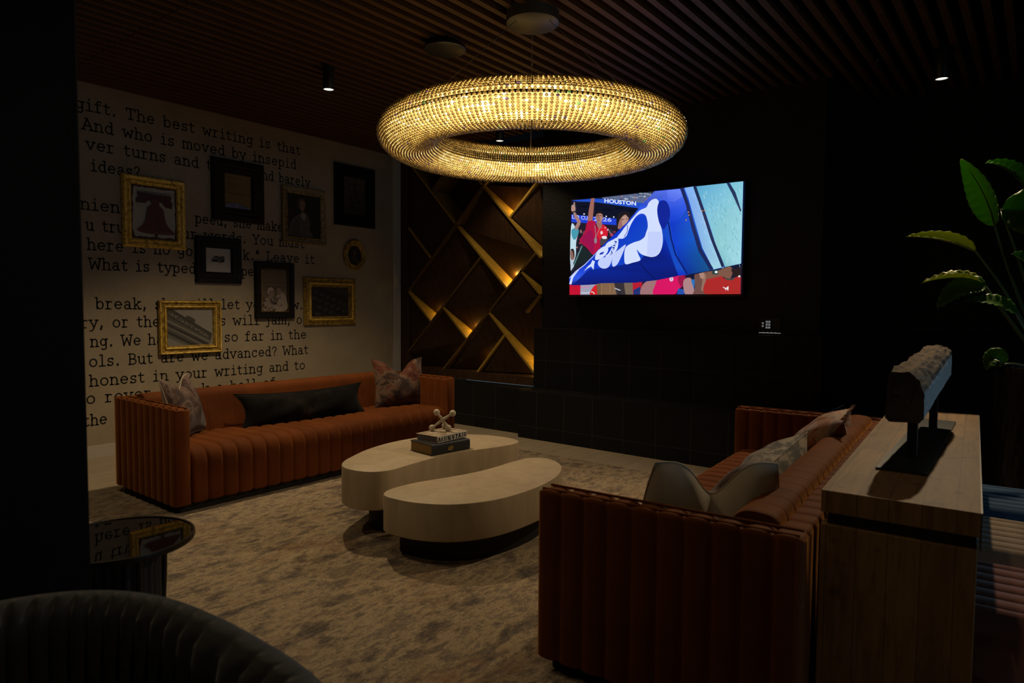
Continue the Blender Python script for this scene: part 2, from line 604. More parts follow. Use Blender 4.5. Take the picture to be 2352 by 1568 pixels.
G = {
 'a': [arc(.46, .72, .26, .27, 160, 0) + [(.72, .1), (.78, .02), (.93, .02)], E(.43, .28, .28, .28)],
 'b': [V(.2, 1.45, 0), H(1.45, .03, .2), E(.53, .49, .33, .48)],
 'c': [arc(.52, .49, .36, .48, 45, 325, 18), V(.79, .98, .7)],
 'd': [V(.78, 1.45, 0), H(1.45, .58, .78), H(0, .78, .96), E(.46, .49, .33, .48)],
 'e': [[(.14, .52), (.86, .52)] + arc(.5, .5, .36, .47, 3, 318, 18)],
 'f': [[(.42, 0), (.42, 1.15)] + arc(.66, 1.15, .24, .27, 180, 40, 6), H(.96, .12, .82), H(0, .12, .78)],
 'g': [E(.46, .55, .32, .41), [(.78, .95), (.78, -.15)] + arc(.5, -.15, .28, .27, 0, -150, 8), H(.95, .78, .97)],
 'h': [V(.2, 1.45, 0), H(1.45, .03, .2), arc(.5, .62, .29, .35, 170, 0, 8) + [(.79, 0)], H(0, .04, .38), H(0, .62, .97)],
 'i': [V(.5, .97, 0), H(.97, .22, .5), H(0, .12, .88), V(.48, 1.32, 1.46)],
 'j': [[(.62, .97), (.62, -.15)] + arc(.36, -.15, .26, .27, 0, -150, 8), H(.97, .3, .62), V(.6, 1.32, 1.46)],
 'k': [V(.22, 1.45, 0), H(1.45, .05, .22), [(.78, .97), (.24, .38)], [(.42, .56), (.8, 0)], H(.97, .6, .93), H(0, .05, .4), H(0, .62, .97)],
 'l': [V(.5, 1.45, 0), H(1.45, .2, .5), H(0, .1, .9)],
 'm': [V(.13, .97, 0), arc(.32, .75, .19, .22, 180, 0, 6) + [(.51, 0)], arc(.70, .75, .19, .22, 180, 0, 6) + [(.89, 0)], H(.97, .0, .13), H(0, .02, .26), H(0, .42, .62), H(0, .8, 1.0)],
 'n': [V(.2, .97, 0), H(.97, .03, .2), arc(.5, .62, .29, .35, 170, 0, 8) + [(.79, 0)], H(0, .04, .38), H(0, .62, .97)],
 'o': [E(.5, .49, .37, .48)],
 'p': [V(.2, .97, -.44), H(.97, .03, .2), E(.53, .49, .33, .48), H(-.44, .03, .42)],
 'r': [V(.32, .97, 0), H(.97, .1, .32), arc(.62, .6, .3, .37, 170, 50, 6), H(0, .08, .68)],
 's': [arc(.5, .73, .29, .24, 20, 270, 10) + arc(.5, .25, .31, .24, 90, -160, 10), V(.79, .97, .78), V(.19, .2, 0)],
 't': [[(.4, 1.3), (.4, .25)] + arc(.64, .25, .24, .25, 180, 330, 8), H(.96, .12, .82)],
 'u': [[(.2, .97), (.2, .35)] + arc(.48, .35, .28, .35, 180, 350, 8), V(.78, .97, 0), H(.97, .04, .2), H(.97, .6, .78), H(0, .78, .96)],
 'v': [[(.14, .97), (.5, 0), (.86, .97)], H(.97, 0, .32), H(.97, .68, 1.0)],
 'w': [[(.1, .97), (.28, 0), (.5, .75), (.72, 0), (.9, .97)], H(.97, 0, .26), H(.97, .74, 1.0)],
 'y': [[(.14, .97), (.52, .05)], [(.88, .97), (.42, -.3), (.3, -.42), (.08, -.42)], H(.97, 0, .32), H(.97, .7, 1.0)],
 'T': [V(.5, 1.4, 0), H(1.4, .08, .92), V(.08, 1.4, 1.08), V(.92, 1.4, 1.08), H(0, .28, .72)],
 'A': [[(.1, 0), (.48, 1.4), (.9, 0)], H(.5, .26, .74), H(1.4, .26, .5), H(0, -.04, .3), H(0, .68, 1.04)],
 'B': [V(.2, 1.4, 0), [(.05, 1.4), (.5, 1.4)] + arc(.5, 1.06, .32, .34, 90, -90, 8) + [(.2, .72)], [(.2, .72), (.54, .72)] + arc(.54, .36, .36, .36, 90, -90, 8) + [(.05, 0)]],
 'L': [V(.3, 1.4, 0), H(1.4, .08, .55), [(.08, 0), (.9, 0), (.9, .4)]],
 'W': [[(.08, 1.4), (.25, 0), (.5, 1.0), (.75, 0), (.92, 1.4)], H(1.4, -.02, .26), H(1.4, .74, 1.02)],
 'Y': [[(.08, 1.4), (.5, .65), (.92, 1.4)], V(.5, .65, 0), H(1.4, -.02, .28), H(1.4, .72, 1.02), H(0, .26, .74)],
 '.': [V(.5, .16, 0)], ',': [[(.55, .18), (.5, 0), (.38, -.25)]],
 '?': [arc(.5, 1.05, .32, .36, 170, -60, 10) + [(.5, .55), (.5, .4)], V(.5, .14, 0)],
 '"': [V(.34, 1.45, 1.0), V(.66, 1.45, 1.0)],
}
def split_sharp(pls):
    out = []
    for pl in pls:
        cur = [pl[0]]
        for i in range(1, len(pl)):
            cur.append(pl[i])
            if i + 1 < len(pl):
                a = Vector((pl[i][0] - pl[i - 1][0], pl[i][1] - pl[i - 1][1]))
                b = Vector((pl[i + 1][0] - pl[i][0], pl[i + 1][1] - pl[i][1]))
                if a.length > 1e-6 and b.length > 1e-6 and a.angle(b) > math.radians(50):
                    out.append(cur)
                    cur = [pl[i]]
        out.append(cur)
    return out

ROWS = [('gift. The best writing is that', 6, 2.774, 4.694, 3.190), ('And who is moved by insepid', 0, 2.400, 4.635, 3.016),
        ('ver turns and t', 0, 2.427, 3.620, 2.842), ('nd barely', 0, 4.190, 4.820, 2.836), ('ideas?', 0, 2.463, 2.905, 2.652),
        ('nien', 1, 2.460, 2.712, 2.295), ('peed, she make', 10, 4.119, 4.450, 2.275), ('u tru', 2, 2.545, 2.750, 2.108), ('ur words. You must', 10, 4.064, 4.735, 2.108),
        ('here is no go', 0, 2.417, 3.400, 1.931), ('ck." Leave it', 5, 4.225, 4.873, 1.931), ('What is typed', 0, 2.425, 3.430, 1.753), ('ped', 0, 3.925, 4.150, 1.753),
        ('break, she will let you know.', 0, 2.472, 4.705, 1.387), ('ry, or the', 4, 2.613, 3.060, 1.213), ('rs will jam, o', 0, 3.590, 4.695, 1.213),
        ('ng. We ha', 4, 2.687, 3.090, 1.036), ('so far in the', 0, 3.715, 4.752, 1.036), ('ols. But are we advanced? What', 0, 2.405, 4.775, 0.852),
        ('honest in your writing and to', 0, 2.405, 4.730, 0.670), ('o rever', 2, 2.533, 2.960, 0.510), ('k a ball of', 0, 3.460, 4.330, 0.500), ('the', 1, 2.407, 2.556, 0.305)]
CWID = {'i': .80, 'l': .80, 't': .82, 'f': .84, 'r': .88, 's': .88, 'j': .8, '.': .62, ',': .62, '"': .8, '?': .9, 'm': 1.30, 'w': 1.24, 'W': 1.40, 'A': 1.16, 'T': 1.14, ' ': .78}
XH, SW = 0.071, 0.0062
lv, lf = [], []
for txt, ia, ya, ye, z0 in ROWS:
    ws_ = [CWID.get(c_, 1.0) for c_ in txt]
    pitch = (ye - ya) / sum(ws_[ia:])
    ys_ = [ya - pitch * sum(ws_[:ia]) + pitch * sum(ws_[:q_]) for q_ in range(len(txt))]
    for i, ch in enumerate(txt):
        for pl in split_sharp(G.get(ch, [])):
            w = SW * (1.35 if ch in '.,"' else 1.0)
            pts = [(ys_[i] + (0.04 + p[0] * 0.92) * pitch * ws_[i], z0 + p[1] * XH) for p in pl]
            n = len(lv)
            for j, p in enumerate(pts):
                a, b = pts[max(j - 1, 0)], pts[min(j + 1, len(pts) - 1)]
                dx, dy = b[0] - a[0], b[1] - a[1]
                d = math.hypot(dx, dy) or 1
                dx, dy = dx / d, dy / d
                e = -w * 0.8 if j == 0 else (w * 0.8 if j == len(pts) - 1 else 0)
                if pts[0] == pts[-1]:
                    e = 0
                lv.append((0.001, p[0] + dx * e - dy * w, p[1] + dy * e + dx * w))
                lv.append((0.001, p[0] + dx * e + dy * w, p[1] + dy * e - dx * w))
            for j in range(len(pts) - 1):
                lf.append((n + 2 * j, n + 2 * j + 1, n + 2 * j + 3, n + 2 * j + 2))
let = mesh_obj('lettering', [(XW + v[0], v[1], v[2]) for v in lv], lf, M['ink'], wall_left)
let['label'] = 'black typewriter lettering printed on the wallpaper'

# ================================================================== RUG
def rugmat():
    mt, nt, b = newmat('distressed_rug')
    v = coords(nt, (1.0, 0.55, 1))
    f = noise_tex(nt, v, 6.0, 10, 0.80, 0.15)
    c1 = ramp(nt, [(0.36, (0.070, 0.060, 0.055)), (0.45, (0.20, 0.155, 0.11)), (0.52, (0.42, 0.325, 0.20)), (0.58, (0.17, 0.135, 0.11)), (0.66, (0.36, 0.275, 0.17)), (0.76, (0.13, 0.105, 0.088))], f)
    f2 = noise_tex(nt, coords(nt, (1, 0.7, 1)), 2.6, 10, 0.80, 0.3)
    f3 = noise_tex(nt, coords(nt, (7, 1.3, 1)), 7, 7, 0.8)
    rst = ramp(nt, [(0.52, (0, 0, 0)), (0.66, (0.7, 0.7, 0.7))], f2)
    c = mix(nt, c1, (0.24, 0.125, 0.06), rst)
    c = mix(nt, c, ramp(nt, [(0.34, (0.34, 0.34, 0.36)), (0.52, (1.12, 1.10, 1.05))], f3), 0.75, 'MULTIPLY')
    f4 = noise_tex(nt, coords(nt, (50, 12, 1)), 8, 3, 0.7)
    c = mix(nt, c, ramp(nt, [(0.3, (0.45, 0.45, 0.45)), (0.7, (1.35, 1.35, 1.35))], f4), 0.8, 'MULTIPLY')
    nt.links.new(c, b.inputs['Base Color'])
    b.inputs['Roughness'].default_value = 0.95
    b.inputs['Specular IOR Level'].default_value = 0.1
    b.inputs['Sheen Weight'].default_value = 0.15
    bump(nt, b, f4, 0.5, 0.004)
    return mt

bm = bmesh.new()
add_box(bm, -5.6, -0.3, 0.76, 5.25, 0.0, 0.012, bevel=0.004)
add_box(bm, -2.10, -0.3, -1.2, 0.759, 0.0, 0.012)
tag(bm_obj('area_rug', bm, rugmat()), 'large distressed grey beige and rust rug under both sofas', 'rug')
ZR = 0.012

# ================================================================== SOFAS
def channel_sweep(bm, prof, a0, a1, w, depth, to3, n_per=8, closed=True, power=3.0, start=0.0):
    """sweep a profile (p,q) along an axis; grooves of the given depth every w metres"""
    P = np.array(prof, float)
    nP = len(P)
    T = np.roll(P, -1, 0) - np.roll(P, 1, 0)
    if not closed:
        T[0] = P[1] - P[0]
        T[-1] = P[-1] - P[-2]
    T /= np.maximum(np.linalg.norm(T, axis=1), 1e-9)[:, None]
    area = 0.5 * np.sum(P[:, 0] * np.roll(P[:, 1], -1) - np.roll(P[:, 0], -1) * P[:, 1])
    N = np.stack([T[:, 1], -T[:, 0]], 1) * (1 if area > 0 else -1)      # outward
    cnt = max(1, round((a1 - a0) / w))
    steps = cnt * n_per
    rings = []
    for i in range(steps + 1):
        t = (i % n_per) / n_per
        g = abs(2 * t - 1) ** power
        Q = P - N * (depth * g)
        s = a0 + (a1 - a0) * i / steps
        rings.append([bm.verts.new(to3(q[0], q[1], s)) for q in Q])
    m_ = nP if closed else nP - 1
    for i in range(steps):
        for k in range(m_):
            k2 = (k + 1) % nP
            bm.faces.new((rings[i][k], rings[i][k2], rings[i + 1][k2], rings[i + 1][k]))
    if closed:
        bm.faces.new(rings[0])
        bm.faces.new(rings[-1][::-1])

def fillet(pts, r, n=4):
    """round the corners of a closed 2-D polygon; r per point or one value"""
    out = []
    k = len(pts)
    for i, p in enumerate(pts):
        rr = r[i] if isinstance(r, (list, tuple)) else r
        p = np.array(p, float)
        if rr <= 0:
            out.append(tuple(p))
            continue
        a = np.array(pts[i - 1], float) - p
        b = np.array(pts[(i + 1) % k], float) - p
        la, lb = np.linalg.norm(a), np.linalg.norm(b)
        d = min(rr, la * 0.48, lb * 0.48)
        A, B = p + a / la * d, p + b / lb * d
        for j in range(n + 1):
            t = j / n
            out.append(tuple((1 - t) ** 2 * A + 2 * t * (1 - t) * p + t * t * B))
    return out

def subdiv_prof(pts, maxlen):
    out = []
    for i, p in enumerate(pts):
        q = pts[(i + 1) % len(pts)]
        d = math.hypot(q[0] - p[0], q[1] - p[1])
        n = max(1, math.ceil(d / maxlen))
        for j in range(n):
            t = j / n
            out.append((p[0] + (q[0] - p[0]) * t, p[1] + (q[1] - p[1]) * t))
    return out

def make_sofa(label, loc, rotz):
    t = thing('channel_sofa', label, 'sofa', loc, rotz, 'rust velvet channel sofas')
    bm = bmesh.new()
    add_box(bm, -0.44, 0.44, -1.32, 1.32, 0, 0.06)
    bm_obj('plinth', bm, M['plinth'], t)
    sw = (lambda p, q, s: (p, s, q))
    sx = (lambda p, q, s: (s, p, q))
    seat = fillet([(-0.30, 0.055), (0.485, 0.055), (0.485, 0.445), (-0.30, 0.425)], [0, 0.02, 0.13, 0], 7)
    bm = bmesh.new()
    channel_sweep(bm, subdiv_prof(seat, 0.2), -1.252, 1.252, 0.1138, 0.015, sw, power=5.0)
    bm_obj('seat', bm, M['velvet'], t, smooth=70)
    bk = fillet([(-0.485, 0.055), (-0.395, 0.055), (-0.395, 0.722), (-0.485, 0.722)], [0.0, 0, 0.012, 0.022], 4)
    bm = bmesh.new()
    channel_sweep(bm, bk, -1.37, 1.37, 0.0945, 0.009, sw, power=4)
    back = bm_obj('backrest', bm, M['velvet'], t, smooth=70)
    cu = fillet([(-0.39, 0.40), (-0.16, 0.40), (-0.235, 0.755), (-0.39, 0.745)], [0, 0.02, 0.085, 0.05], 7)
    bm = bmesh.new()
    channel_sweep(bm, subdiv_prof(cu, 0.15), -1.25, 1.25, 0.1138, 0.0034, sw, power=12, n_per=14)
    bm_obj('back_cushion', bm, M['velvet'], t, smooth=70)
    for s in (-1, 1):
        ar = fillet([(s * 1.372, 0.055), (s * 1.256, 0.055), (s * 1.256, 0.716), (s * 1.372, 0.725)], [0, 0, 0.02, 0.022], 4)
        bm = bmesh.new()
        channel_sweep(bm, ar, -0.485, 0.485, 0.097, 0.012, sx, power=3.0, n_per=10)
        arm = bm_obj('arm', bm, M['velvet'], t, smooth=70)
        for yy in (1.345, 1.283):
            tube('piping', [(-0.47, s * yy, 0.7215), (0.0, s * yy, 0.7215), (0.476, s * yy, 0.7215)], 0.0055, M['velvet'], arm, n=8)
    return t

make_sofa('rust velvet channel tufted sofa below the gallery of frames', (-5.005, 3.455, ZR), 0.0)
make_sofa('rust velvet channel tufted sofa backing onto the wooden console', (-1.118, 3.488, ZR), PI + 0.0646)

# ================================================================== PILLOWS
def pillowmat(name, stops, scale=4.0, dist=0.35, streak=(1, 1, 1), sheen=0.2, seed=0.0):
    mt, nt, b = newmat(name)
    tc = node(nt, 'ShaderNodeTexCoord')
    mp = node(nt, 'ShaderNodeMapping')
    mp.inputs['Scale'].default_value = streak
    mp.inputs['Location'].default_value = (seed, seed * 0.7, seed * 1.3)
    nt.links.new(tc.outputs['Object'], mp.inputs['Vector'])
    f = noise_tex(nt, mp.outputs['Vector'], scale, 9, 0.62, dist)
    c = ramp(nt, stops, f)
    nt.links.new(c, b.inputs['Base Color'])
    b.inputs['Roughness'].default_value = 0.7
    b.inputs['Specular IOR Level'].default_value = 0.25
    b.inputs['Sheen Weight'].default_value = sheen
    f2 = noise_tex(nt, mp.outputs['Vector'], 60, 3)
    bump(nt, b, f2, 0.15, 0.003)
    return mt

M['pat1'] = pillowmat('brown_cloud_print', [(0.36, (0.014, 0.007, 0.006)), (0.46, (0.05, 0.024, 0.018)), (0.53, (0.16, 0.10, 0.075)), (0.58, (0.036, 0.018, 0.015)), (0.68, (0.16, 0.045, 0.013))], 4.5, seed=1.3)
M['pat2'] = pillowmat('rust_cloud_print', [(0.34, (0.022, 0.009, 0.007)), (0.43, (0.12, 0.028, 0.010)), (0.50, (0.17, 0.105, 0.068)), (0.55, (0.032, 0.016, 0.012)), (0.62, (0.10, 0.05, 0.033)), (0.70, (0.20, 0.048, 0.012))], 4.2, seed=4.1)
M['pat3'] = pillowmat('rust_lilac_print', [(0.34, (0.08, 0.035, 0.02)), (0.45, (0.33, 0.115, 0.04)), (0.53, (0.40, 0.27, 0.20)), (0.60, (0.17, 0.12, 0.13)), (0.7, (0.36, 0.16, 0.04))], 5.5, seed=7.7)
M['black_fur'] = pillowmat('black_smoky_velvet', [(0.44, (0.0045, 0.004, 0.004)), (0.58, (0.011, 0.0095, 0.0085)), (0.74, (0.045, 0.036, 0.027))], 3.5, seed=2.2, sheen=0.05)
M['black_fur'].node_tree.nodes['Principled BSDF'].inputs['Specular IOR Level'].default_value = 0.06
M['brush'] = pillowmat('taupe_brush_print', [(0.40, (0.03, 0.026, 0.02)), (0.48, (0.10, 0.085, 0.062)), (0.56, (0.33, 0.27, 0.195)), (0.75, (0.38, 0.31, 0.22))], 5.0, dist=0.8, streak=(1.2, 3.5, 1.2), seed=3.0)
M['cream'] = pillowmat('cream_linen', [(0.3, (0.40, 0.34, 0.25)), (0.7, (0.50, 0.43, 0.32))], 6, seed=5)

def make_pillow(name, label, w, h, d, mf, mb, loc, normal_deg, lean_deg, chop=0.0, roll=0.0, group='throw pillows on the sofas', ears=0.10, fringe=None, sag=0.0):
    """local: x width, z height, +y the printed front; origin at the pillow's middle"""
    t = thing(name, label, 'pillow', loc, 0, group)
    t.rotation_euler = (math.radians(lean_deg), math.radians(roll), math.radians(normal_deg - 90))
    t.rotation_mode = 'XYZ'
    nu, nv = 36, 28

    def pt(u, v, side):
        e = max(0.0, 1 - abs(u) ** 2.2) ** 0.62 * max(0.0, 1 - abs(v) ** 2.2) ** 0.62
        x = w / 2 * u * (1 - ears * (1 - v * v) * abs(u) ** 2)
        z = h / 2 * v * (1 - ears * 1.1 * (1 - u * u) * abs(v) ** 2)
        vv = (v + 1) / 2
        dip = chop * math.exp(-(u / 0.38) ** 2) * vv ** 2.2
        z -= dip
        y = side * (d / 2) * e * (1 - 0.55 * math.exp(-(u / 0.22) ** 2) * vv ** 1.5 * (1 if chop else 0))
        y += 0.006 * side * e * math.sin(u * 9 + v * 5) * (1 - v * v)
        x += -u * chop * 0.35 * vv * vv * (1 if chop else 0) * 0.6
        z -= sag * (1 - u * u) * 0.5
        return (x, y, z)

    for nm, side, mt in (('front_cover', 1, mf), ('back_cover', -1, mb)):
        vs, fs = [], []
        for j in range(nv + 1):
            for i in range(nu + 1):
                vs.append(pt(-1 + 2 * i / nu, -1 + 2 * j / nv, side))
        for j in range(nv):
            for i in range(nu):
                a = j * (nu + 1) + i
                q = (a, a + 1, a + nu + 2, a + nu + 1)
                fs.append(q if side < 0 else q[::-1])
        mesh_obj(nm, vs, fs, mt, t, smooth=True)
    rim = [pt(-1 + 2 * i / nu, 1, 0) for i in range(nu + 1)] + [pt(1, 1 - 2 * j / nv, 0) for j in range(1, nv + 1)] + \
          [pt(1 - 2 * i / nu, -1, 0) for i in range(1, nu + 1)] + [pt(-1, -1 + 2 * j / nv, 0) for j in range(1, nv)]
    tube('seam', rim + [rim[0]], 0.0035, mb, t, n=6)
    if fringe:
        bm = bmesh.new()
        rnd = random.Random(3)
        n = len(rim)
        for i in range(n):
            a, b = Vector(rim[i]), Vector(rim[(i + 1) % n])
            for q in range(3):
                p = a.lerp(b, q / 3)
                out = Vector((p.x / (w / 2), 0, p.z / (h / 2))).normalized()
                L = 0.028 * rnd.uniform(0.7, 1.3)
                e = p + out * L + Vector((rnd.uniform(-.01, .01), rnd.uniform(-.012, .012), rnd.uniform(-.01, .01)))
                add_tube(bm, [p, p.lerp(e, .6), e], 0.002, 4, caps=False, radii=[0.002, 0.0017, 0.0007])
        fo = bm_obj('fringe', bm, fringe, t)
        fo['kind'] = 'stuff'
    return t

S0 = 0.44 + ZR
make_pillow('throw_pillow', 'brown cloudy print pillow with cream back against near arm of frame-side sofa', 0.50, 0.48, 0.17, M['pat1'], M['cream'], (-5.11, 2.43, 0.662), 40, 18, chop=0.09)
make_pillow('lumbar_pillow', 'long smoky black lumbar pillow in middle of frame-side sofa', 1.24, 0.31, 0.17, M['black_fur'], M['black_fur'], (-5.045, 3.465, 0.560), -4, 20, ears=0.12, sag=0.02)
make_pillow('throw_pillow', 'rust and brown cloudy print pillow at far end of frame-side sofa', 0.62, 0.50, 0.19, M['pat2'], M['pat2'], (-5.03, 4.56, 0.665), -14, 15, chop=0.13, ears=0.12)
make_pillow('throw_pillow', 'print pillow showing its cream back against near arm of console-side sofa', 0.52, 0.46, 0.30, M['pat1'], M['cream'], (-0.985, 2.50, 0.645), 128, 20, chop=0.15, ears=-0.05)
make_pillow('lumbar_pillow', 'long taupe brushstroke lumbar pillow on the console-side sofa', 1.10, 0.38, 0.27, M['brush'], M['brush'], (-1.01, 3.28, 0.605), 185, 28, ears=0.02)
make_pillow('throw_pillow', 'rust and lilac print fringed pillow at far end of console-side sofa', 0.60, 0.52, 0.26, M['pat3'], M['pat3'], (-0.99, 4.12, 0.645), 188, 38, chop=0.05, fringe=M['pat3'])

# ================================================================== COFFEE TABLES
O1 = [(-3.4, 2.594), (-3.46, 2.662), (-3.51, 2.75), (-3.605, 2.955), (-3.665, 3.228), (-3.645, 3.492), (-3.56, 3.688), (-3.436, 3.823), (-3.304, 3.895), (-3.151, 3.923), (-3.042, 3.906), (-2.975, 3.86), (-2.952, 3.79), (-2.957, 3.70), (-2.985, 3.58), (-3.03, 3.439), (-3.068, 3.286), (-3.078, 3.083), (-3.062, 2.863), (-3.045, 2.711), (-3.076, 2.61), (-3.159, 2.552), (-3.268, 2.538), (-3.341, 2.557)]
O2 = [(-3.001, 2.59), (-3.033, 2.64), (-3.046, 2.70), (-3.045, 2.80), (-3.024, 2.928), (-2.972, 3.102), (-2.933, 3.264), (-2.912, 3.442), (-2.918, 3.70), (-2.905, 3.86), (-2.84, 3.94), (-2.76, 3.95), (-2.669, 3.915), (-2.575, 3.83), (-2.515, 3.74), (-2.445, 3.59), (-2.394, 3.371), (-2.384, 3.14), (-2.404, 2.95), (-2.456, 2.81), (-2.532, 2.70), (-2.632, 2.624), (-2.763, 2.572), (-2.898, 2.557), (-2.965, 2.566)]

def drum_table(label, outline, scale, zt, zb, base_scale, base_z):
    pts = [(x * scale, y * scale) for x, y in smooth_closed(catmull(outline, 5), 10)]
    cx = sum(p[0] for p in pts) / len(pts)
    cy = sum(p[1] for p in pts) / len(pts)
    t = thing('coffee_table', label, 'coffee table', (cx, cy, ZR), 0, 'nesting kidney coffee tables')
    loc = [(p[0] - cx, p[1] - cy) for p in pts]
    T = np.array(loc)
    d = np.roll(T, -1, 0) - np.roll(T, 1, 0)
    d /= np.linalg.norm(d, axis=1)[:, None]
    A = 0.5 * np.sum(T[:, 0] * np.roll(T[:, 1], -1) - np.roll(T[:, 0], -1) * T[:, 1])
    N = np.stack([d[:, 1], -d[:, 0]], 1) * (1 if A > 0 else -1)
    bm = bmesh.new()
    rings = []
    for off, z in ((0.006, zb), (0, zb + 0.006), (0, zt - 0.006), (0.002, zt - 0.002), (0.006, zt)):
        rings.append([bm.verts.new((q[0] - n[0] * off, q[1] - n[1] * off, z - ZR)) for q, n in zip(T, N)])
    k = len(loc)
    for a, b in zip(rings, rings[1:]):
        for i in range(k):
            bm.faces.new((a[i], a[(i + 1) % k], b[(i + 1) % k], b[i]))
    bm.faces.new(rings[0][::-1])
    bm.faces.new(rings[-1])
    bm_obj('table_drum', bm, M['tabletop'], t, smooth=35)
    bm = bmesh.new()
    r2 = []
    for z in (0.0, zb - ZR + 0.002):
        r2.append([bm.verts.new((q[0] * base_scale, q[1] * base_scale, z)) for q in T])
    for i in range(k):
        bm.faces.new((r2[0][i], r2[0][(i + 1) % k], r2[1][(i + 1) % k], r2[1][i]))
    bm.faces.new(r2[1])
    bm.faces.new(r2[0][::-1])
    bm_obj('table_base', bm, M['plinth'], t)
    return t

drum_table('taller pale washed wood kidney coffee table carrying the books', O1, 1.01, 0.44, 0.198, 0.72, 0)
drum_table('lower pale washed wood kidney coffee table with bare top', O2, 0.978, 0.36, 0.146, 0.84, 0)

# ================================================================== BOOKS + JACK
def make_book(name, label, corner, rot, L, D, Hh, m_cover, m_page, group='books on the coffee table', emblem=None):
    """local: spine runs along +x at y=0 facing -y; depth +y"""
    t = thing(name, label, 'book', corner, rot, group)
    bm = bmesh.new()
    add_box(bm, 0, L, 0.004, D, 0, 0.003)
    add_box(bm, 0, L, 0.004, D, Hh - 0.003, Hh)
    n = 6
    ring = []
    for i in range(n + 1):
        a = PI * i / n
        ring.append((0.004 - 0.007 * math.sin(a), Hh / 2 - Hh / 2 * math.cos(a)))
    V0 = [bm.verts.new((0, p[0], p[1])) for p in ring] + [bm.verts.new((0, 0.007, Hh)), bm.verts.new((0, 0.007, 0))]
    V1 = [bm.verts.new((L, p[0], p[1])) for p in ring] + [bm.verts.new((L, 0.007, Hh)), bm.verts.new((L, 0.007, 0))]
    kk = len(V0)
    for i in range(kk):
        bm.faces.new((V0[i], V0[(i + 1) % kk], V1[(i + 1) % kk], V1[i]))
    bm.faces.new(V0)
    bm.faces.new(V1[::-1])
    cover = bm_obj('book_cover', bm, m_cover, t)
    box('page_block', 0.006, L - 0.006, 0.0075, D - 0.006, 0.0032, Hh - 0.0032, m_page, t)
    if emblem:
        emblem(t, cover, L, Hh)
    return t

M['navy_cover'] = pmat('navy_cloth', (0.012, 0.015, 0.022), 0.5)
M['gilt_pages'] = noisemat('gilt_pages', [(0.3, (0.16, 0.085, 0.02)), (0.7, (0.24, 0.135, 0.035))], 20, (1, 1, 30), 0.5)
M['grey_pages'] = noisemat('grey_pages', [(0.3, (0.11, 0.10, 0.11)), (0.7, (0.16, 0.145, 0.15))], 20, (1, 1, 30), 0.6)
M['printed_cover'] = noisemat('speckled_cover', [(0.40, (0.19, 0.12, 0.085)), (0.50, (0.42, 0.34, 0.24)), (0.62, (0.50, 0.42, 0.31))], 26, (0.6, 2.5, 1), 0.6)
M['gilt'] = pmat('gold_foil', (0.62, 0.42, 0.08), 0.35, metal=0.8)
M['white_ink'] = pmat('white_print', (0.62, 0.60, 0.55), 0.6)
M['dark_ink'] = pmat('dark_blue_print', (0.008, 0.012, 0.03), 0.6)

def emb1(t, cover, L, Hh):
    bm = bmesh.new()
    pts = [(0.0, 0.0), (0.004, 0.017), (0.021, 0.021), (0.030, 0.028), (0.036, 0.015), (0.042, 0.012), (0.036, 0.002), (0.018, -0.004)]
    pts = catmull(pts, 4)
    vs = [bm.verts.new((0.14 + p[0], -0.0040, Hh / 2 - 0.012 + p[1])) for p in pts]
    inn = [bm.verts.new((0.14 + 0.02 + (p[0] - 0.02) * 0.66, -0.0042, Hh / 2 - 0.012 + 0.0115 + (p[1] - 0.0115) * 0.6)) for p in pts]
    for i in range(len(vs)):
        bm.faces.new((vs[i], vs[(i + 1) % len(vs)], inn[(i + 1) % len(vs)], inn[i]))
    c = [bm.verts.new((0.14 + q[0], -0.0042, Hh / 2 - 0.012 + q[1])) for q in ((0.013, 0.009), (0.026, 0.010), (0.027, 0.014), (0.014, 0.014))]
    bm.faces.new(c)
    bm_obj('emblem', bm, M['gilt'], cover)

def emb2(t, cover, L, Hh):
    # white spine with heavy dark lettering strokes
    z0, z1 = 0.004, Hh - 0.004
    box('spine_label', 0.002, L - 0.002, -0.0048, 0.006, z0 - 0.002, z1 + 0.002, M['white_ink'], cover)
    strokes = [[(.03, .1), (.055, .95)], [(.055, .95), (.09, .1)], [(.16, .95), (.12, .45), (.15, .1)], [(.16, .5), (.13, .5)],
               [(.21, .05), (.22, .95)], [(.27, .05), (.275, .95)], [(.34, .05), (.335, .95)], [(.335, .95), (.40, .05)], [(.41, .05), (.405, .95)],
               [(.47, .95), (.51, .05), (.545, .95)], [(.60, .95), (.63, .45), (.63, .05)], [(.66, .95), (.63, .5)],
               [(.70, .05), (.73, .95), (.77, .05)], [(.70, .4), (.76, .4)], [(.83, .08), (.83, .95)], [(.90, .05), (.895, .95)], [(.95, .9), (.94, .1)]]
    bm = bmesh.new()
    for s in strokes:
        for a, b in zip(s, s[1:]):
            ax, az, bx, bz = a[0] * L, z0 + a[1] * (z1 - z0), b[0] * L, z0 + b[1] * (z1 - z0)
            dx, dz = bx - ax, bz - az
            d = math.hypot(dx, dz)
            nx, nz = -dz / d * 0.0042, dx / d * 0.0042
            f = [bm.verts.new((px, -0.0052, pz)) for px, pz in ((ax - nx, az - nz), (bx - nx, bz - nz), (bx + nx, bz + nz), (ax + nx, az + nz))]
            bm.faces.new(f)
    bm_obj('spine_lettering', bm, M['dark_ink'], cover)

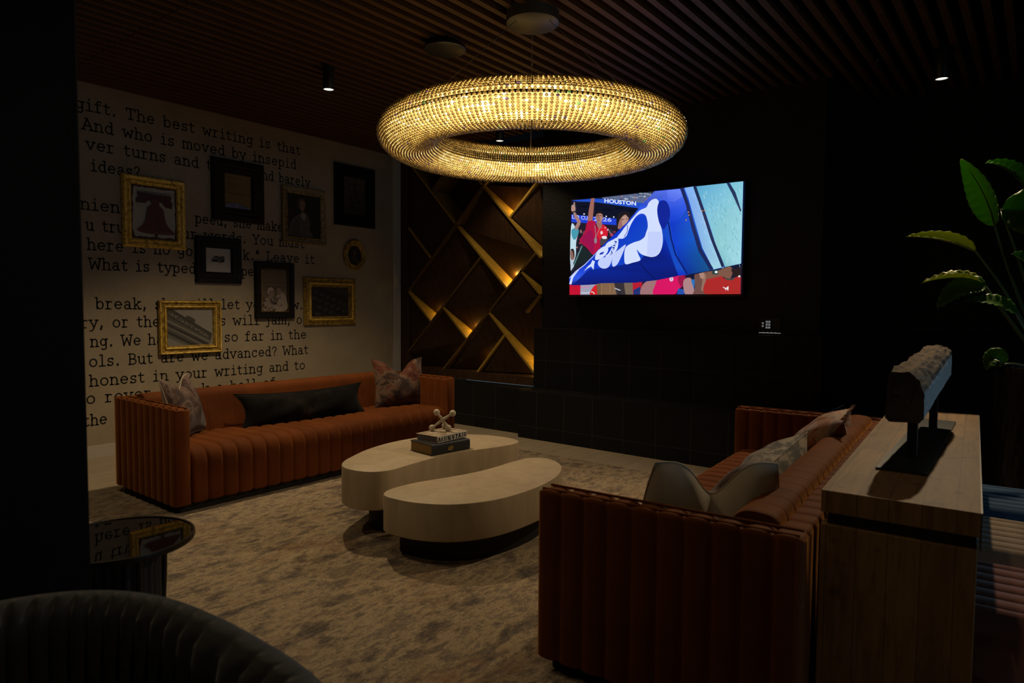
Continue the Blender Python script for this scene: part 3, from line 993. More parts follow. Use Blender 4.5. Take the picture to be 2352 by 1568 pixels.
b1r = math.atan2(3.47 - 3.134, -3.105 + 3.145)
make_book('hardback_book', 'thick navy hardback with gold emblem and gilt pages, lower of the two stacked', (-3.145, 3.134, 0.4405), b1r, 0.335, 0.245, 0.073, M['navy_cover'], M['gilt_pages'], emblem=emb1)
b2r = math.atan2(3.507 - 3.201, -3.164 + 3.156)
make_book('hardback_book', 'book with black on white lettered spine, upper of the two stacked', (-3.158, 3.196, 0.514), b2r, 0.305, 0.20, 0.046, M['printed_cover'], M['grey_pages'], emblem=emb2)

M['bone'] = noisemat('chipped_cream_paint', [(0.28, (0.16, 0.12, 0.08)), (0.38, (0.52, 0.45, 0.33)), (0.7, (0.62, 0.55, 0.42))], 40, rough=0.5)
jc = Vector((-3.272, 3.366, 0.641))
jk = thing('decorative_jack', 'chipped cream toy jack ornament standing on the stacked books', 'ornament', (jc.x, jc.y, 0.5605))
ends = [(-0.034, -0.026, 0.053), (0.056, 0.043, 0.047), (-0.059, -0.045, -0.058), (0.031, 0.024, -0.058), (-0.052, 0.075, -0.058), (0.052, -0.070, 0.05)]
ends = ends[:5]
bm = bmesh.new()
zc = jc.z - 0.5605
for e in ends:
    p = Vector(e)
    add_tube(bm, [(0, 0, zc), (p.x * .5, p.y * .5, zc + p.z * .5), (p.x * .93, p.y * .93, zc + p.z * .93)], 0.01, 8, radii=[0.013, 0.0085, 0.007])
bmesh.ops.create_uvsphere(bm, u_segments=12, v_segments=8, radius=0.014, matrix=Matrix.Translation((0, 0, zc)))
bm_obj('arms', bm, M['bone'], jk, smooth=True)
for e in ends:
    bm = bmesh.new()
    bmesh.ops.create_uvsphere(bm, u_segments=20, v_segments=14, radius=0.0228, matrix=Matrix.Translation((e[0], e[1], zc + e[2])))
    bm_obj('ball', bm, M['bone'], jk, smooth=True)

# ================================================================== CHANDELIER
CH = Vector((-2.756, 3.686, 2.575))
CR, CW, CHH = 0.831, 0.192, 0.133
ch = thing('ring_chandelier', 'large glowing ring chandelier of crystal beads hung over the coffee tables', 'chandelier', CH)
def bead_mat(name, tint):
    mt, nt, b = newmat(name)
    nt.nodes.remove(b)
    out = nt.nodes['Material Output']
    gl = node(nt, 'ShaderNodeBsdfGlass')
    gl.inputs['Color'].default_value = (*tint, 1)
    gl.inputs['Roughness'].default_value = 0.03
    gl.inputs['IOR'].default_value = 1.52
    tr = node(nt, 'ShaderNodeBsdfTransparent')
    tr.inputs['Color'].default_value = (*tint, 1)
    geo = node(nt, 'ShaderNodeNewGeometry')
    lo = tuple(x * 0.6 for x in tint)
    cc = ramp(nt, [(0.0, lo), (0.45, tuple(x * 0.8 for x in tint)), (1.0, tint)], geo.outputs['Random Per Island'])
    nt.links.new(cc, gl.inputs['Color'])
    nt.links.new(cc, tr.inputs['Color'])
    mx = node(nt, 'ShaderNodeMixShader')
    mx.inputs[0].default_value = 0.90
    nt.links.new(tr.outputs[0], mx.inputs[1])
    nt.links.new(gl.outputs[0], mx.inputs[2])
    nt.links.new(mx.outputs[0], out.inputs['Surface'])
    return mt

ico = bmesh.new()
bmesh.ops.create_icosphere(ico, subdivisions=1, radius=1.0)
iv = np.array([v.co[:] for v in ico.verts])
ifc = np.array([[v.index for v in f.verts] for f in ico.faces])
ico.free()
NS = 214
per = PI * (3 * (CW + CHH) - math.sqrt((3 * CW + CHH) * (CW + 3 * CHH)))
NB = int(per / 0.0178)
# equal arc-length parameters round the oval section
tt = np.linspace(0, 2 * PI, 721)
sx_, sy_ = CW * np.cos(tt), CHH * np.sin(tt)
cum = np.r_[0, np.cumsum(np.hypot(np.diff(sx_), np.diff(sy_)))]
B = np.interp(np.arange(NB) / NB * cum[-1], cum, tt)
rs = np.random.RandomState(5)
allv = {0: [], 1: [], 2: []}
for s in range(NS):
    a = 2 * PI * s / NS
    er = np.array([math.cos(a), math.sin(a), 0])
    et = np.array([-math.sin(a), math.cos(a), 0])
    for j in range(NB):
        rr = CR + CW * math.cos(B[j])
        c = er * rr + np.array([0, 0, CHH * math.sin(B[j])])
        ht = min(0.0122, PI * rr / NS * 0.83)
        rz = rs.rand() * 6.28
        v = iv
        cr_, sr_ = math.cos(rz), math.sin(rz)
        v = np.stack([v[:, 0] * cr_ - v[:, 1] * sr_, v[:, 0] * sr_ + v[:, 1] * cr_, v[:, 2]], 1)
        P = c + np.outer(v[:, 0] * ht, et) + np.outer(v[:, 1] * 0.0092, er) + np.outer(v[:, 2] * 0.0092, [0, 0, 1])
        q = rs.rand()
        allv[1 if q < 0.012 else (2 if q < 0.018 else 0)].append(P)
AV = np.concatenate([np.concatenate(allv[k]) for k in (0, 1, 2)])
cnts = [len(allv[k]) for k in (0, 1, 2)]
nb = sum(cnts)
AF = (ifc[None] + (np.arange(nb) * len(iv))[:, None, None]).reshape(-1, 3)
me = bpy.data.meshes.new('crystal_beads')
me.vertices.add(len(AV))
me.vertices.foreach_set('co', AV.ravel())
me.loops.add(AF.size)
me.loops.foreach_set('vertex_index', AF.ravel().astype(np.int32))
me.polygons.add(len(AF))
me.polygons.foreach_set('loop_start', np.arange(0, AF.size, 3, dtype=np.int32))
me.polygons.foreach_set('use_smooth', np.ones(len(AF), bool))
me.polygons.foreach_set('material_index', np.repeat([0, 1, 2], [c * len(ifc) for c in cnts]).astype(np.int32))
me.update()
me.validate()
for mt in (bead_mat('crystal', (1.0, 0.93, 0.74)), bead_mat('violet_glint', (0.62, 0.55, 1.0)), bead_mat('aqua_glint', (0.6, 1.0, 0.8))):  # a few beads tinted violet and aqua to imitate dispersion glints
    me.materials.append(mt)
bo = link(bpy.data.objects.new('crystal_beads', me), ch)
bo['kind'] = 'stuff'

# the LED tube behind the beads: glowing diffuser with a metal hoop outside and inside
bm = bmesh.new()
nA, nBs = 160, 48
rg = []
for i in range(nA):
    a = 2 * PI * i / nA
    rg.append([bm.verts.new(((CR + (CW - 0.055) * math.cos(2 * PI * j / nBs)) * math.cos(a), (CR + (CW - 0.055) * math.cos(2 * PI * j / nBs)) * math.sin(a), (CHH - 0.045) * math.sin(2 * PI * j / nBs))) for j in range(nBs)])
for i in range(nA):
    for j in range(nBs):
        f = bm.faces.new((rg[i][j], rg[i][(j + 1) % nBs], rg[(i + 1) % nA][(j + 1) % nBs], rg[(i + 1) % nA][j]))
        d = (j + 0.5) * 360 / nBs
        f.material_index = 1 if (8 < d < 22 or 140 < d < 185) else (2 if ((i * 7 + j * 13 + (i * j) % 5) % 6 == 0) else 0)
bm_obj('led_tube', bm, [emat('led_glow', (1.0, 0.62, 0.19), LED * 0.66), pmat('ring_frame', (0.10, 0.08, 0.05), 0.4, metal=0.8), emat('led_row', (1.0, 0.72, 0.30), LED * 2.2)], ch, smooth=True)
# canopy and cables
cz = 3.355 - CH.z
lathe('canopy', [(0, cz), (0.172, cz), (0.18, cz + 0.006), (0.18, cz + 0.095), (0.172, cz + 0.10), (0, cz + 0.10)], M['steel'], ch, n=56, loc=(-0.03, 0.045, 0))
for ang in (127, 127 + 120, 127 - 120):
    a = math.radians(ang)
    p0 = Vector((-0.03 + 0.13 * math.cos(a), 0.045 + 0.13 * math.sin(a), cz))
    p1 = Vector((CR * math.cos(a), CR * math.sin(a), 0.07))
    cb = tube('cable', [p0, p0.lerp(p1, .5), p1], 0.0022, M['cable'], ch, n=6)
    g = p0.lerp(p1, 0.22)
    tube('cable_gripper', [g, p0.lerp(p1, 0.24)], 0.005, M['cable'], cb, n=8)

# ================================================================== DOWNLIGHTS AND CEILING FITTINGS
def downlight(label, x, y, energy, zb=3.245, r=0.047, ang=118, aim=(0, 0, -1)):
    t = thing('ceiling_downlight', label, 'ceiling lamp', (x, y, zb), 0, 'black cylinder downlights')
    lathe('housing', [(r - 0.004, 0.004), (r - 0.002, 0), (r, 0.003), (r, 0.185), (r + 0.03, 0.187), (r + 0.03, 0.20), (0, 0.20)], M['black_metal'], t, n=40)
    lathe('lens', [(0, 0.008), (r - 0.004, 0.008), (r - 0.004, 0.012), (0, 0.012)], M['white_led'], t, n=32)
    if energy:
        L = light('downlight_beam', 'SPOT', (0, 0, -0.012), energy, (1.0, 0.76, 0.47), spot_size=math.radians(ang), spot_blend=0.55, shadow_soft_size=0.035)
        L.parent = t
        L.rotation_euler = Vector(aim).to_track_quat('-Z', 'Y').to_euler()
    return t

downlight('black cylinder downlight above the gallery of frames', -4.77, 3.53, SPOT * 2.5)
downlight('black cylinder downlight seen through the chandelier ring', -4.73, 5.75, SPOT * 0.35)
downlight('black cylinder downlight over the plant corner', -0.662, 6.12, SPOT * 3.0, zb=3.20, ang=84, aim=(-0.55, -2.9, -2.6))
# three fittings added overhead, out of view, to light the nearer surfaces
downlight('added black cylinder downlight overhead near the dark pier', -4.77, 1.20, SPOT * 0.7)
downlight('added black cylinder downlight overhead in line with the canopy', -2.72, 1.72, SPOT * 0.28)
downlight('added black cylinder downlight overhead in line with the console', -0.66, 0.75, SPOT * 0.2)

t = thing('ceiling_speaker', 'dark round speaker disc hanging below the slats left of the canopy', 'speaker', (-3.62, 3.74, 3.37))
lathe('disc', [(0, 0), (0.15, 0.0), (0.16, 0.008), (0.155, 0.03), (0.05, 0.035), (0, 0.035)], M['black_metal'], t)
lathe('stem', [(0.04, 0.034), (0.04, 0.10), (0, 0.10)], M['steel'], t, n=24)
t = thing('sprinkler_head', 'tiny metal sprinkler head between the slats near the plant corner', 'sprinkler', (-1.11, 6.12, 3.39))
lathe('deflector', [(0, 0), (0.018, 0), (0.018, 0.003), (0.006, 0.006), (0.006, 0.03), (0.016, 0.032), (0.016, 0.06), (0, 0.06)], M['steel'], t, n=16)

# ================================================================== TELEVISION
TX0, TX1, TZ0, TZ1, TY = -4.088, -2.191, 1.570, 2.604, 6.22
tv = thing('television', 'large wall mounted flat television showing a blue flag and red shirted crowd', 'television', ((TX0 + TX1) / 2, TY, TZ0))
hw, hh = (TX1 - TX0) / 2, TZ1 - TZ0
bm = bmesh.new()
add_box(bm, -hw - 0.012, hw + 0.012, 0.001, 0.05, -0.016, hh + 0.012, bevel=0.003)
bm_obj('housing', bm, M['black_metal'], tv)
box('lower_edge_strip', -hw - 0.014, hw + 0.014, -0.003, 0.012, -0.019, -0.014, M['steel'], tv)
box('wall_bracket', -0.3, 0.3, 0.05, 0.08, 0.3, 0.7, M['black_metal'], tv)
src = [(158, 270), (2100, 78), (2075, 1352), (155, 1352)]
dst = [(-hw, hh), (hw, hh), (hw, 0), (-hw, 0)]
A = []
bb = []
for (x, y), (u, v) in zip(src, dst):
    A.append([x, y, 1, 0, 0, 0, -u * x, -u * y]); bb.append(u)
    A.append([0, 0, 0, x, y, 1, -v * x, -v * y]); bb.append(v)
hm = np.linalg.solve(np.array(A, float), np.array(bb, float))

def tvmap(x, y, d):
    w = hm[6] * x + hm[7] * y + 1
    u, v = (hm[0] * x + hm[1] * y + hm[2]) / w, (hm[3] * x + hm[4] * y + hm[5]) / w
    return (min(max(u, -hw), hw), -d, min(max(v, 0), hh))

T = Pic(tvmap, 0.00012)
P, LN, EL, LP = T.poly, T.line, T.ell, T.loop
P([(150, 265), (2105, 70), (2080, 1356), (150, 1356)], (0.006, 0.008, 0.03))
rnd = random.Random(11)
P([(500, 240), (1130, 170), (1060, 320), (520, 262)], (0.10, 0.13, 0.24))
for i in range(46):
    x = rnd.uniform(530, 1060)
    y = 232 + rnd.uniform(0, 60) - (x - 530) * 0.02
    EL(x, y, rnd.uniform(6, 17), rnd.uniform(5, 10), rnd.choice([(.35, .4, .5), (.1, .15, .22), (.30, .12, .12), (.03, .05, .12), (.45, .5, .6)]), n=8)
P([(900, 190), (1110, 172), (1090, 225), (920, 215)], (0.02, 0.03, 0.06))
P([(160, 262), (380, 255), (540, 258), (985, 310), (960, 372), (560, 330), (420, 290), (240, 285)], (0.015, 0.075, 0.55))
vs, fs = text_tris('HOUSTON', 62, 1.6)
wd = max(v[0] for v in vs)
T.tris([(530 + v[0] / wd * 362, 298 + v[0] / wd * 38 - v[1] * 1.0) for v in vs], fs, (0.75, 0.82, 1.0))
vs, fs = text_tris('FIFA WORLD', 30, 0.6)
wd = max(v[0] for v in vs)
T.tris([(922 + v[0] / wd * 140, 208 + v[0] / wd * 14 - v[1]) for v in vs], fs, (0.45, 0.55, 0.7))
P([(160, 300), (420, 292), (960, 375), (900, 440), (690, 480), (160, 430)], (0.004, 0.006, 0.018))
for x, y in ((300, 345), (560, 380), (700, 365), (840, 400)):
    EL(x, y, 60, 8, (0.002, 0.003, 0.010))
P([(160, 432), (690, 488), (678, 560), (160, 522)], (0.012, 0.05, 0.62))
for tx, x0, x1, yb, dy in (('LD', 165, 250, 478, 6), ('CUP', 268, 378, 490, 8), ('2026', 412, 618, 506, 14)):
    vs, fs = text_tris(tx, 62, 1.4)
    wd = max(v[0] for v in vs)
    T.tris([(x0 + v[0] / wd * (x1 - x0), yb + v[0] / wd * dy - v[1]) for v in vs], fs, (0.42, 0.48, 0.95))
for x, y in ((305, 428), (556, 458), (642, 466), (240, 712)):
    EL(x, y, 8, 8, (0.9, 0.95, 1.0), n=10)
P([(160, 520), (690, 560), (690, 700), (520, 860), (300, 1050), (160, 1100)], (0.012, 0.010, 0.022))
for i in range(70):
    x = rnd.uniform(215, 690)
    y = rnd.uniform(600, 900)
    EL(x, y, rnd.uniform(8, 24), rnd.uniform(8, 22), rnd.choice([(.25, .03, .06), (.35, .05, .10), (.05, .02, .04), (.30, .16, .14), (.02, .03, .06), (.12, .10, .14)]), n=9)
# dark placard, lower left
P([(185, 1045), (290, 790), (420, 900), (330, 985)], (0.010, 0.018, 0.02))
LN([(188, 1040), (292, 790)], 12, (0.10, 0.25, 0.25))
# left fan with raised finger
LP([(165, 560), (215, 585), (240, 640), (222, 760), (215, 920), (160, 1000)], (0.50, 0.68, 0.78))
LP([(170, 610), (235, 590), (250, 640), (215, 720), (180, 700)], (0.06, 0.30, 0.40))
P([(200, 395), (222, 430), (272, 510), (268, 545), (232, 615), (200, 590), (235, 525), (196, 455), (185, 400)], (0.34, 0.19, 0.17))
LP([(166, 345), (172, 325), (205, 330), (210, 400), (185, 410), (165, 385)], (0.42, 0.25, 0.22))
P([(188, 335), (193, 292), (203, 292), (206, 335)], (0.42, 0.25, 0.22))
LN([(178, 405), (214, 398)], 14, (0.01, 0.01, 0.015))
LP([(160, 850), (200, 840), (205, 930), (170, 960)], (0.25, 0.12, 0.10))
LP([(160, 835), (195, 830), (205, 900), (200, 930), (185, 860)], (0.02, 0.012, 0.012))
P([(160, 960), (185, 950), (200, 1030), (165, 1080)], (0.45, 0.55, 0.65))
# main fan
P([(388, 252), (426, 248), (418, 380), (404, 520), (352, 525), (362, 400)], (0.33, 0.13, 0.10))
LP([(350, 520), (432, 512), (450, 570), (500, 592), (515, 550), (572, 590), (575, 690), (505, 745), (492, 830), (420, 895), (345, 815), (265, 735), (320, 640)], (0.42, 0.006, 0.05))
LP([(470, 590), (515, 555), (570, 590), (574, 690), (510, 735), (470, 690)], (0.62, 0.012, 0.03))
LP([(345, 640), (400, 620), (430, 760), (410, 880), (350, 800), (280, 730)], (0.30, 0.006, 0.07))
LP([(455, 520), (510, 515), (512, 580), (490, 598), (462, 572)], (0.30, 0.14, 0.12))
EL(484, 468, 39, 60, (0.42, 0.21, 0.17))
EL(470, 470, 20, 52, (0.30, 0.14, 0.12))
LP([(443, 450), (450, 415), (485, 398), (520, 412), (524, 450), (512, 430), (480, 424), (455, 432)], (0.012, 0.008, 0.008))
LN([(458, 452), (478, 448)], 7, (0.03, 0.015, 0.015))
LN([(492, 448), (512, 450)], 7, (0.03, 0.015, 0.015))
LN([(486, 455), (490, 482), (480, 486)], 4, (0.2, 0.09, 0.08))
LN([(468, 506), (500, 506)], 6, (0.12, 0.03, 0.03))
LN([(434, 560), (446, 660), (442, 720)], 6, (0.30, 0.24, 0.24))
LN([(500, 575), (470, 640), (448, 700)], 5, (0.30, 0.24, 0.24))
LP([(430, 715), (455, 705), (458, 755), (436, 765)], (0.25, 0.22, 0.25))
EL(512, 645, 14, 20, (0.70, 0.60, 0.62))
EL(582, 612, 11, 14, (0.5, 0.3, 0.35))
LN([(545, 585), (560, 592)], 9, (0.7, 0.6, 0.65))
LP([(500, 720), (545, 685), (575, 705), (560, 760), (505, 790)], (0.06, 0.05, 0.06))
LP([(515, 690), (560, 684), (572, 712), (530, 716)], (0.75, 0.72, 0.76))
# second man
LP([(700, 500), (765, 440), (815, 470), (800, 545), (720, 605), (690, 580)], (0.30, 0.14, 0.12))
LP([(750, 450), (806, 470), (795, 540), (745, 560)], (0.45, 0.26, 0.21))
LP([(678, 500), (700, 430), (760, 402), (822, 412), (832, 470), (806, 468), (780, 440), (730, 480), (705, 530), (690, 600), (682, 560)], (0.012, 0.010, 0.014))
LN([(740, 500), (765, 494)], 7, (0.04, 0.02, 0.02))
LN([(785, 492), (802, 494)], 7, (0.04, 0.02, 0.02))
# lower crowd
P([(150, 1225), (285, 1235), (285, 1356), (150, 1356)], (0.52, 0.006, 0.03))
P([(280, 1240), (480, 1235), (470, 1356), (278, 1356)], (0.33, 0.33, 0.44))
LN([(285, 1270), (380, 1262)], 14, (0.55, 0.22, 0.40))
LN([(290, 1330), (400, 1330)], 10, (0.6, 0.62, 0.7))
LP([(385, 1356), (420, 1270), (470, 1240), (500, 1300), (480, 1356)], (0.62, 0.015, 0.02))
LN([(400, 1318), (425, 1325), (440, 1345)], 10, (0.7, 0.65, 0.68))
P([(465, 1225), (670, 1215), (690, 1356), (470, 1356)], (0.20, 0.115, 0.062))
for i in range(12):
    x = 480 + i * 17
    LN([(x, 1225), (x + rnd.uniform(-12, 12), 1290), (x + rnd.uniform(-10, 10), 1352)], 5, rnd.choice([(.30, .17, .085), (.10, .055, .035), (.24, .14, .08)]))
P([(660, 1215), (790, 1215), (790, 1356), (690, 1356)], (0.035, 0.028, 0.035))
LN([(670, 1280), (735, 1306)], 10, (0.5, 0.55, 0.65))
LN([(735, 1306), (715, 1352)], 10, (0.012, 0.012, 0.018))
P([(770, 1215), (880, 1212), (880, 1356), (790, 1356)], (0.17, 0.12, 0.085))
P([(868, 1205), (975, 1200), (975, 1356), (875, 1356)], (0.44, 0.012, 0.03))
P([(880, 1300), (955, 1262), (970, 1356), (878, 1356)], (0.015, 0.03, 0.16))
LP([(960, 1356), (985, 1240), (1060, 1190), (1140, 1180), (1130, 1260), (1110, 1356)], (0.33, 0.16, 0.17))
LP([(1108, 1356), (1125, 1240), (1160, 1180), (1300, 1140), (1440, 1130), (1450, 1230), (1380, 1300), (1330, 1356)], (0.66, 0.008, 0.12))
LP([(1385, 1150), (1450, 1140), (1462, 1220), (1410, 1260), (1380, 1200)], (0.30, 0.008, 0.06))
EL(1305, 1180, 22, 26, (0.75, 0.6, 0.75))
LN([(1296, 1165), (1312, 1165), (1298, 1185), (1314, 1192)], 6, (0.15, 0.05, 0.25))
P([(1370, 1356), (1380, 1285), (1450, 1300), (1450, 1356)], (0.02, 0.08, 0.40))
LP([(1440, 1200), (1520, 1170), (1560, 1290), (1540, 1356), (1460, 1356)], (0.40, 0.22, 0.23))
P([(1525, 1190), (1568, 1180), (1560, 1300)], (0.02, 0.16, 0.5))
P([(1560, 1130), (1720, 1090), (1720, 1356), (1545, 1356), (1570, 1280)], (0.15, 0.07, 0.06))
LP([(1620, 1130), (1660, 1105), (1695, 1140), (1690, 1200), (1700, 1290), (1640, 1310), (1650, 1190)], (0.28, 0.15, 0.11))
for k in range(4):
    LN([(1615 + k * 4, 1122 + k * 15), (1668 + k * 3, 1116 + k * 17)], 12, (0.42, 0.25, 0.20))
LP([(1690, 1356), (1700, 1180), (1780, 1130), (1850, 1120), (1900, 1180), (2000, 1170), (2085, 1150), (2085, 1356)], (0.40, 0.022, 0.022))
LP([(1700, 1180), (1720, 1100), (1840, 1080), (1960, 1040), (1985, 1120), (1940, 1190), (1860, 1150)], (0.20, 0.09, 0.06))
P([(1900, 1170), (1970, 1180), (2015, 1160), (1990, 1195), (1930, 1195)], (0.04, 0.06, 0.05))
P([(1760, 1086), (1830, 1075), (1825, 1130), (1760, 1125)], (0.02, 0.05, 0.05))
EL(1805, 1102, 16, 14, (0.75, 0.85, 0.85))
P([(1970, 1075), (2085, 1050), (2085, 1160), (2000, 1150)], (0.02, 0.012, 0.012))
EL(2062, 1152, 12, 12, (0.7, 0.75, 0.75))
LP([(1880, 1268), (1915, 1282), (1942, 1262), (1940, 1312), (1925, 1300), (1905, 1290), (1890, 1284)], (0.80, 0.72, 0.72), 3)
LN([(1905, 1290), (1915, 1310)], 6, (0.80, 0.72, 0.72))
# flag
B0, B1, B2, B3 = (0.004, 0.035, 0.55), (0.03, 0.10, 0.78), (0.003, 0.010, 0.17), (0.010, 0.085, 0.50)
P([(150, 1165), (330, 1000), (520, 800), (800, 535), (950, 350), (1112, 178), (1440, 150), (2110, 75), (2090, 1008), (1910, 1045), (1780, 1075), (1480, 1130), (1370, 1145), (1150, 1190), (900, 1218), (520, 1222), (380, 1240), (200, 1245), (150, 1235)],
  [B1, B0, B0, B0, B1, B1, B1, B3, B3, B3, B3, B0, B0, B2, B2, B2, B2, B2, B2])
P([(1112, 180), (1440, 150), (1490, 350), (1400, 500), (1290, 560), (1280, 400), (1210, 285), (1150, 262), (1040, 330), (960, 350)],
  [(0.08, 0.14, 0.70), (0.10, 0.18, 0.85), (0.03, 0.10, 0.75), (0.006, 0.06, 0.62), B0, (0.02, 0.07, 0.68), (0.05, 0.11, 0.72), (0.05, 0.10, 0.62), (0.05, 0.08, 0.5), (0.02, 0.05, 0.5)])
P([(1250, 170), (1420, 152), (1440, 230), (1330, 300), (1260, 290)], [(0.12, 0.2, 0.85), (0.14, 0.24, 0.9), (0.12, 0.2, 0.85), (0.10, 0.16, 0.8), (0.06, 0.12, 0.75)])
P([(1290, 560), (1540, 420), (1600, 700), (1660, 880), (1770, 1075), (1490, 1128), (1400, 980), (1330, 800)],
  [B0, (0.006, 0.08, 0.62), (0.006, 0.10, 0.50), (0.006, 0.09, 0.30), (0.008, 0.09, 0.22), (0.003, 0.03, 0.28), (0.004, 0.035, 0.42), (0.004, 0.045, 0.6)])
P([(195, 1240), (380, 1060), (560, 1050), (790, 1008), (960, 965), (1000, 905), (1130, 925), (1200, 820), (1230, 700), (1330, 1000), (1385, 1143), (1150, 1190), (900, 1218), (520, 1222), (380, 1240)],
  [B2, (0.003, 0.02, 0.30), (0.003, 0.014, 0.22), (0.003, 0.012, 0.2), (0.003, 0.012, 0.2), (0.003, 0.014, 0.2), (0.003, 0.012, 0.18), (0.003, 0.016, 0.3), (0.004, 0.03, 0.45), (0.003, 0.015, 0.24), (0.003, 0.010, 0.16), B2, B2, B2, B2])
LN([(960, 1000), (1040, 1100), (1140, 1190)], 10, (0.002, 0.006, 0.10))
LP([(1140, 330), (1190, 285), (1245, 300), (1280, 380), (1282, 480), (1235, 590), (1208, 612), (1170, 540), (1145, 450)], (0.005, 0.018, 0.30))
LN([(1268, 530), (1300, 720), (1350, 900), (1480, 1122)], 15, (0.003, 0.008, 0.12))
# white emblem
WH, WL = (0.62, 0.70, 0.96), (0.52, 0.60, 0.93)
LP([(1158, 300), (1130, 266), (1085, 275), (1045, 310), (1018, 362), (945, 396), (875, 470), (790, 570), (735, 645), (690, 705), (720, 716), (765, 712), (800, 680), (815, 640),
    (845, 560), (900, 470), (960, 432), (1010, 452), (1032, 520), (1036, 590), (1018, 650), (1000, 700), (950, 738), (880, 760), (805, 800), (780, 850), (775, 930), (790, 1006), (870, 990), (955, 962), (935, 900), (915, 840), (960, 890), (1030, 918), (1100, 926), (1160, 895), (1196, 820), (1206, 720), (1192, 610), (1160, 520), (1142, 420), (1145, 350)], WH, 4)
LN([(808, 560), (805, 640), (770, 700)], 7, (0.004, 0.03, 0.45))
P([(1040, 640), (1195, 640), (1204, 720), (1190, 830), (1150, 895), (1100, 920), (1030, 910)], WL)
LP([(700, 705), (640, 730), (585, 760), (560, 800), (600, 815), (640, 800), (600, 880), (560, 915), (600, 920), (655, 880), (690, 840), (705, 780)], WH, 4)
vs, fs = text_tris('FIFA', 60, 1.2)
wd = max(v[0] for v in vs)
T.tris([(668 - v[0] / wd * 62 + v[1] * 0.62, 735 + v[0] / wd * 180 + v[1] * 0.12) for v in vs], fs, (0.006, 0.03, 0.35))
LP([(585, 800), (592, 850), (560, 905), (500, 945), (450, 955), (452, 900), (490, 840), (540, 805)], WH, 4)
LP([(548, 865), (530, 890), (498, 896), (505, 876)], (0.006, 0.03, 0.45), 4)
LP([(650, 880), (700, 850), (790, 783), (762, 870), (718, 970), (690, 1015), (650, 1035), (636, 990), (640, 950), (612, 1020), (575, 1052), (525, 1052), (485, 1020), (480, 980), (510, 935), (560, 925), (610, 905)], WL, 4)
P([(320, 1085), (365, 1030), (398, 1000), (418, 955), (428, 968), (446, 972), (436, 1005), (430, 1070), (402, 1030), (365, 1050)], WH)
LN([(165, 1232), (190, 1150), (262, 1066)], [30, 22, 6], WH)
LN([(158, 1160), (230, 1085), (330, 1010), (420, 920), (490, 838)], [10, 9, 8, 6, 3], WL)
# pale bands and stripes on the right of the flag
TE = [(0.10, 0.38, 0.62), (0.22, 0.55, 0.68), (0.34, 0.66, 0.74), (0.20, 0.48, 0.56), (0.24, 0.55, 0.60), (0.20, 0.52, 0.68)]
P([(1578, 130), (2110, 70), (2090, 1008), (1905, 1046), (1800, 790), (1700, 480)], TE)
for i in range(230):
    u, v = rnd.random(), rnd.random()
    x = 1640 + u * 440 + v * 40
    y = 150 + v * 870
    if x < 1600 + (y - 130) * 0.36 + 20 or x > 2085:
        continue
    LN([(x, y), (x + rnd.uniform(6, 12), y + rnd.uniform(16, 44))], rnd.uniform(2.5, 5), rnd.choice([(.42, .72, .78), (.10, .30, .36), (.16, .42, .50), (.36, .66, .72)]))
P([(1455, 148), (1565, 132), (1640, 330), (1720, 580), (1800, 800), (1900, 1046), (1785, 1074), (1660, 830), (1570, 520), (1500, 270)],
  [(0.22, 0.42, 0.86), (0.24, 0.48, 0.88), (0.26, 0.46, 0.78), (0.30, 0.52, 0.80), (0.30, 0.58, 0.78), (0.34, 0.62, 0.72), (0.34, 0.62, 0.72), (0.24, 0.44, 0.74), (0.20, 0.40, 0.78), (0.20, 0.38, 0.82)])
for i in range(60):
    v = rnd.random()
    y = 180 + v * 860
    x = 1500 + (y - 150) * 0.36 + rnd.uniform(0, 90)
    LN([(x, y), (x + 6, y + rnd.uniform(14, 34))], 3, rnd.choice([(.45, .65, .9), (.18, .34, .62)]))
LN([(1428, 150), (1490, 330), (1560, 600), (1640, 860), (1770, 1076)], [40, 36, 40, 44, 40], (0.010, 0.018, 0.10))
LN([(1572, 132), (1680, 450), (1770, 730), (1895, 1046)], [36, 32, 32, 34], (0.012, 0.022, 0.08))
LN([(1942, 92), (2010, 220), (2100, 420)], [36, 40, 40], (0.010, 0.030, 0.10))
for x, y in ((1505, 425), (1512, 458), (1480, 515), (1660, 412), (1685, 406)):
    EL(x, y, 8, 8, (0.55, 0.22, 0.08), n=8)
so = T.build('screen', colmat('screen_picture', emit=1.05), tv)

# ------------------------------------------------------------------ touch panel on the ledge
pn = thing('control_panel', 'small black wall keypad with white square icons right below the television', 'control panel', (-1.941, YU, 1.212))
box('panel_body', -0.097, 0.097, -0.022, 0, 0.0, 0.138, M['black_metal'], pn, bevel=0.003)
bm = bmesh.new()
for cx, czs in ((-0.064, (0.064, 0.09)), (-0.029, (0.052, 0.078, 0.104)), (-0.006, (0.052, 0.078, 0.104))):
    for z in czs:
        s = 0.0085 if cx > -0.05 else 0.0075
        add_box(bm, cx - s, cx - 0.001, -0.0235, -0.022, z - s, z - 0.001)
        add_box(bm, cx + 0.001, cx + s, -0.0235, -0.022, z - s, z - 0.001)
        add_box(bm, cx - s, cx - 0.001, -0.0235, -0.022, z + 0.001, z + s)
        add_box(bm, cx + 0.001, cx + s, -0.0235, -0.022, z + 0.001, z + s)
bm_obj('key_icons', bm, emat('icon_glow', (0.9, 0.95, 1.0), 0.22), pn)
bm = bmesh.new()
bmesh.ops.create_circle(bm, cap_ends=True, segments=24, radius=0.012, matrix=Matrix.Translation((0.045, -0.0225, 0.078)) @ Matrix.Rotation(PI / 2, 4, 'X'))
bm_obj('dial', bm, pmat('dial_grey', (0.05, 0.05, 0.055), 0.3), pn)
bm = bmesh.new()
add_box(bm, -0.097, 0.097, -0.026, -0.02, 0.000, 0.004)
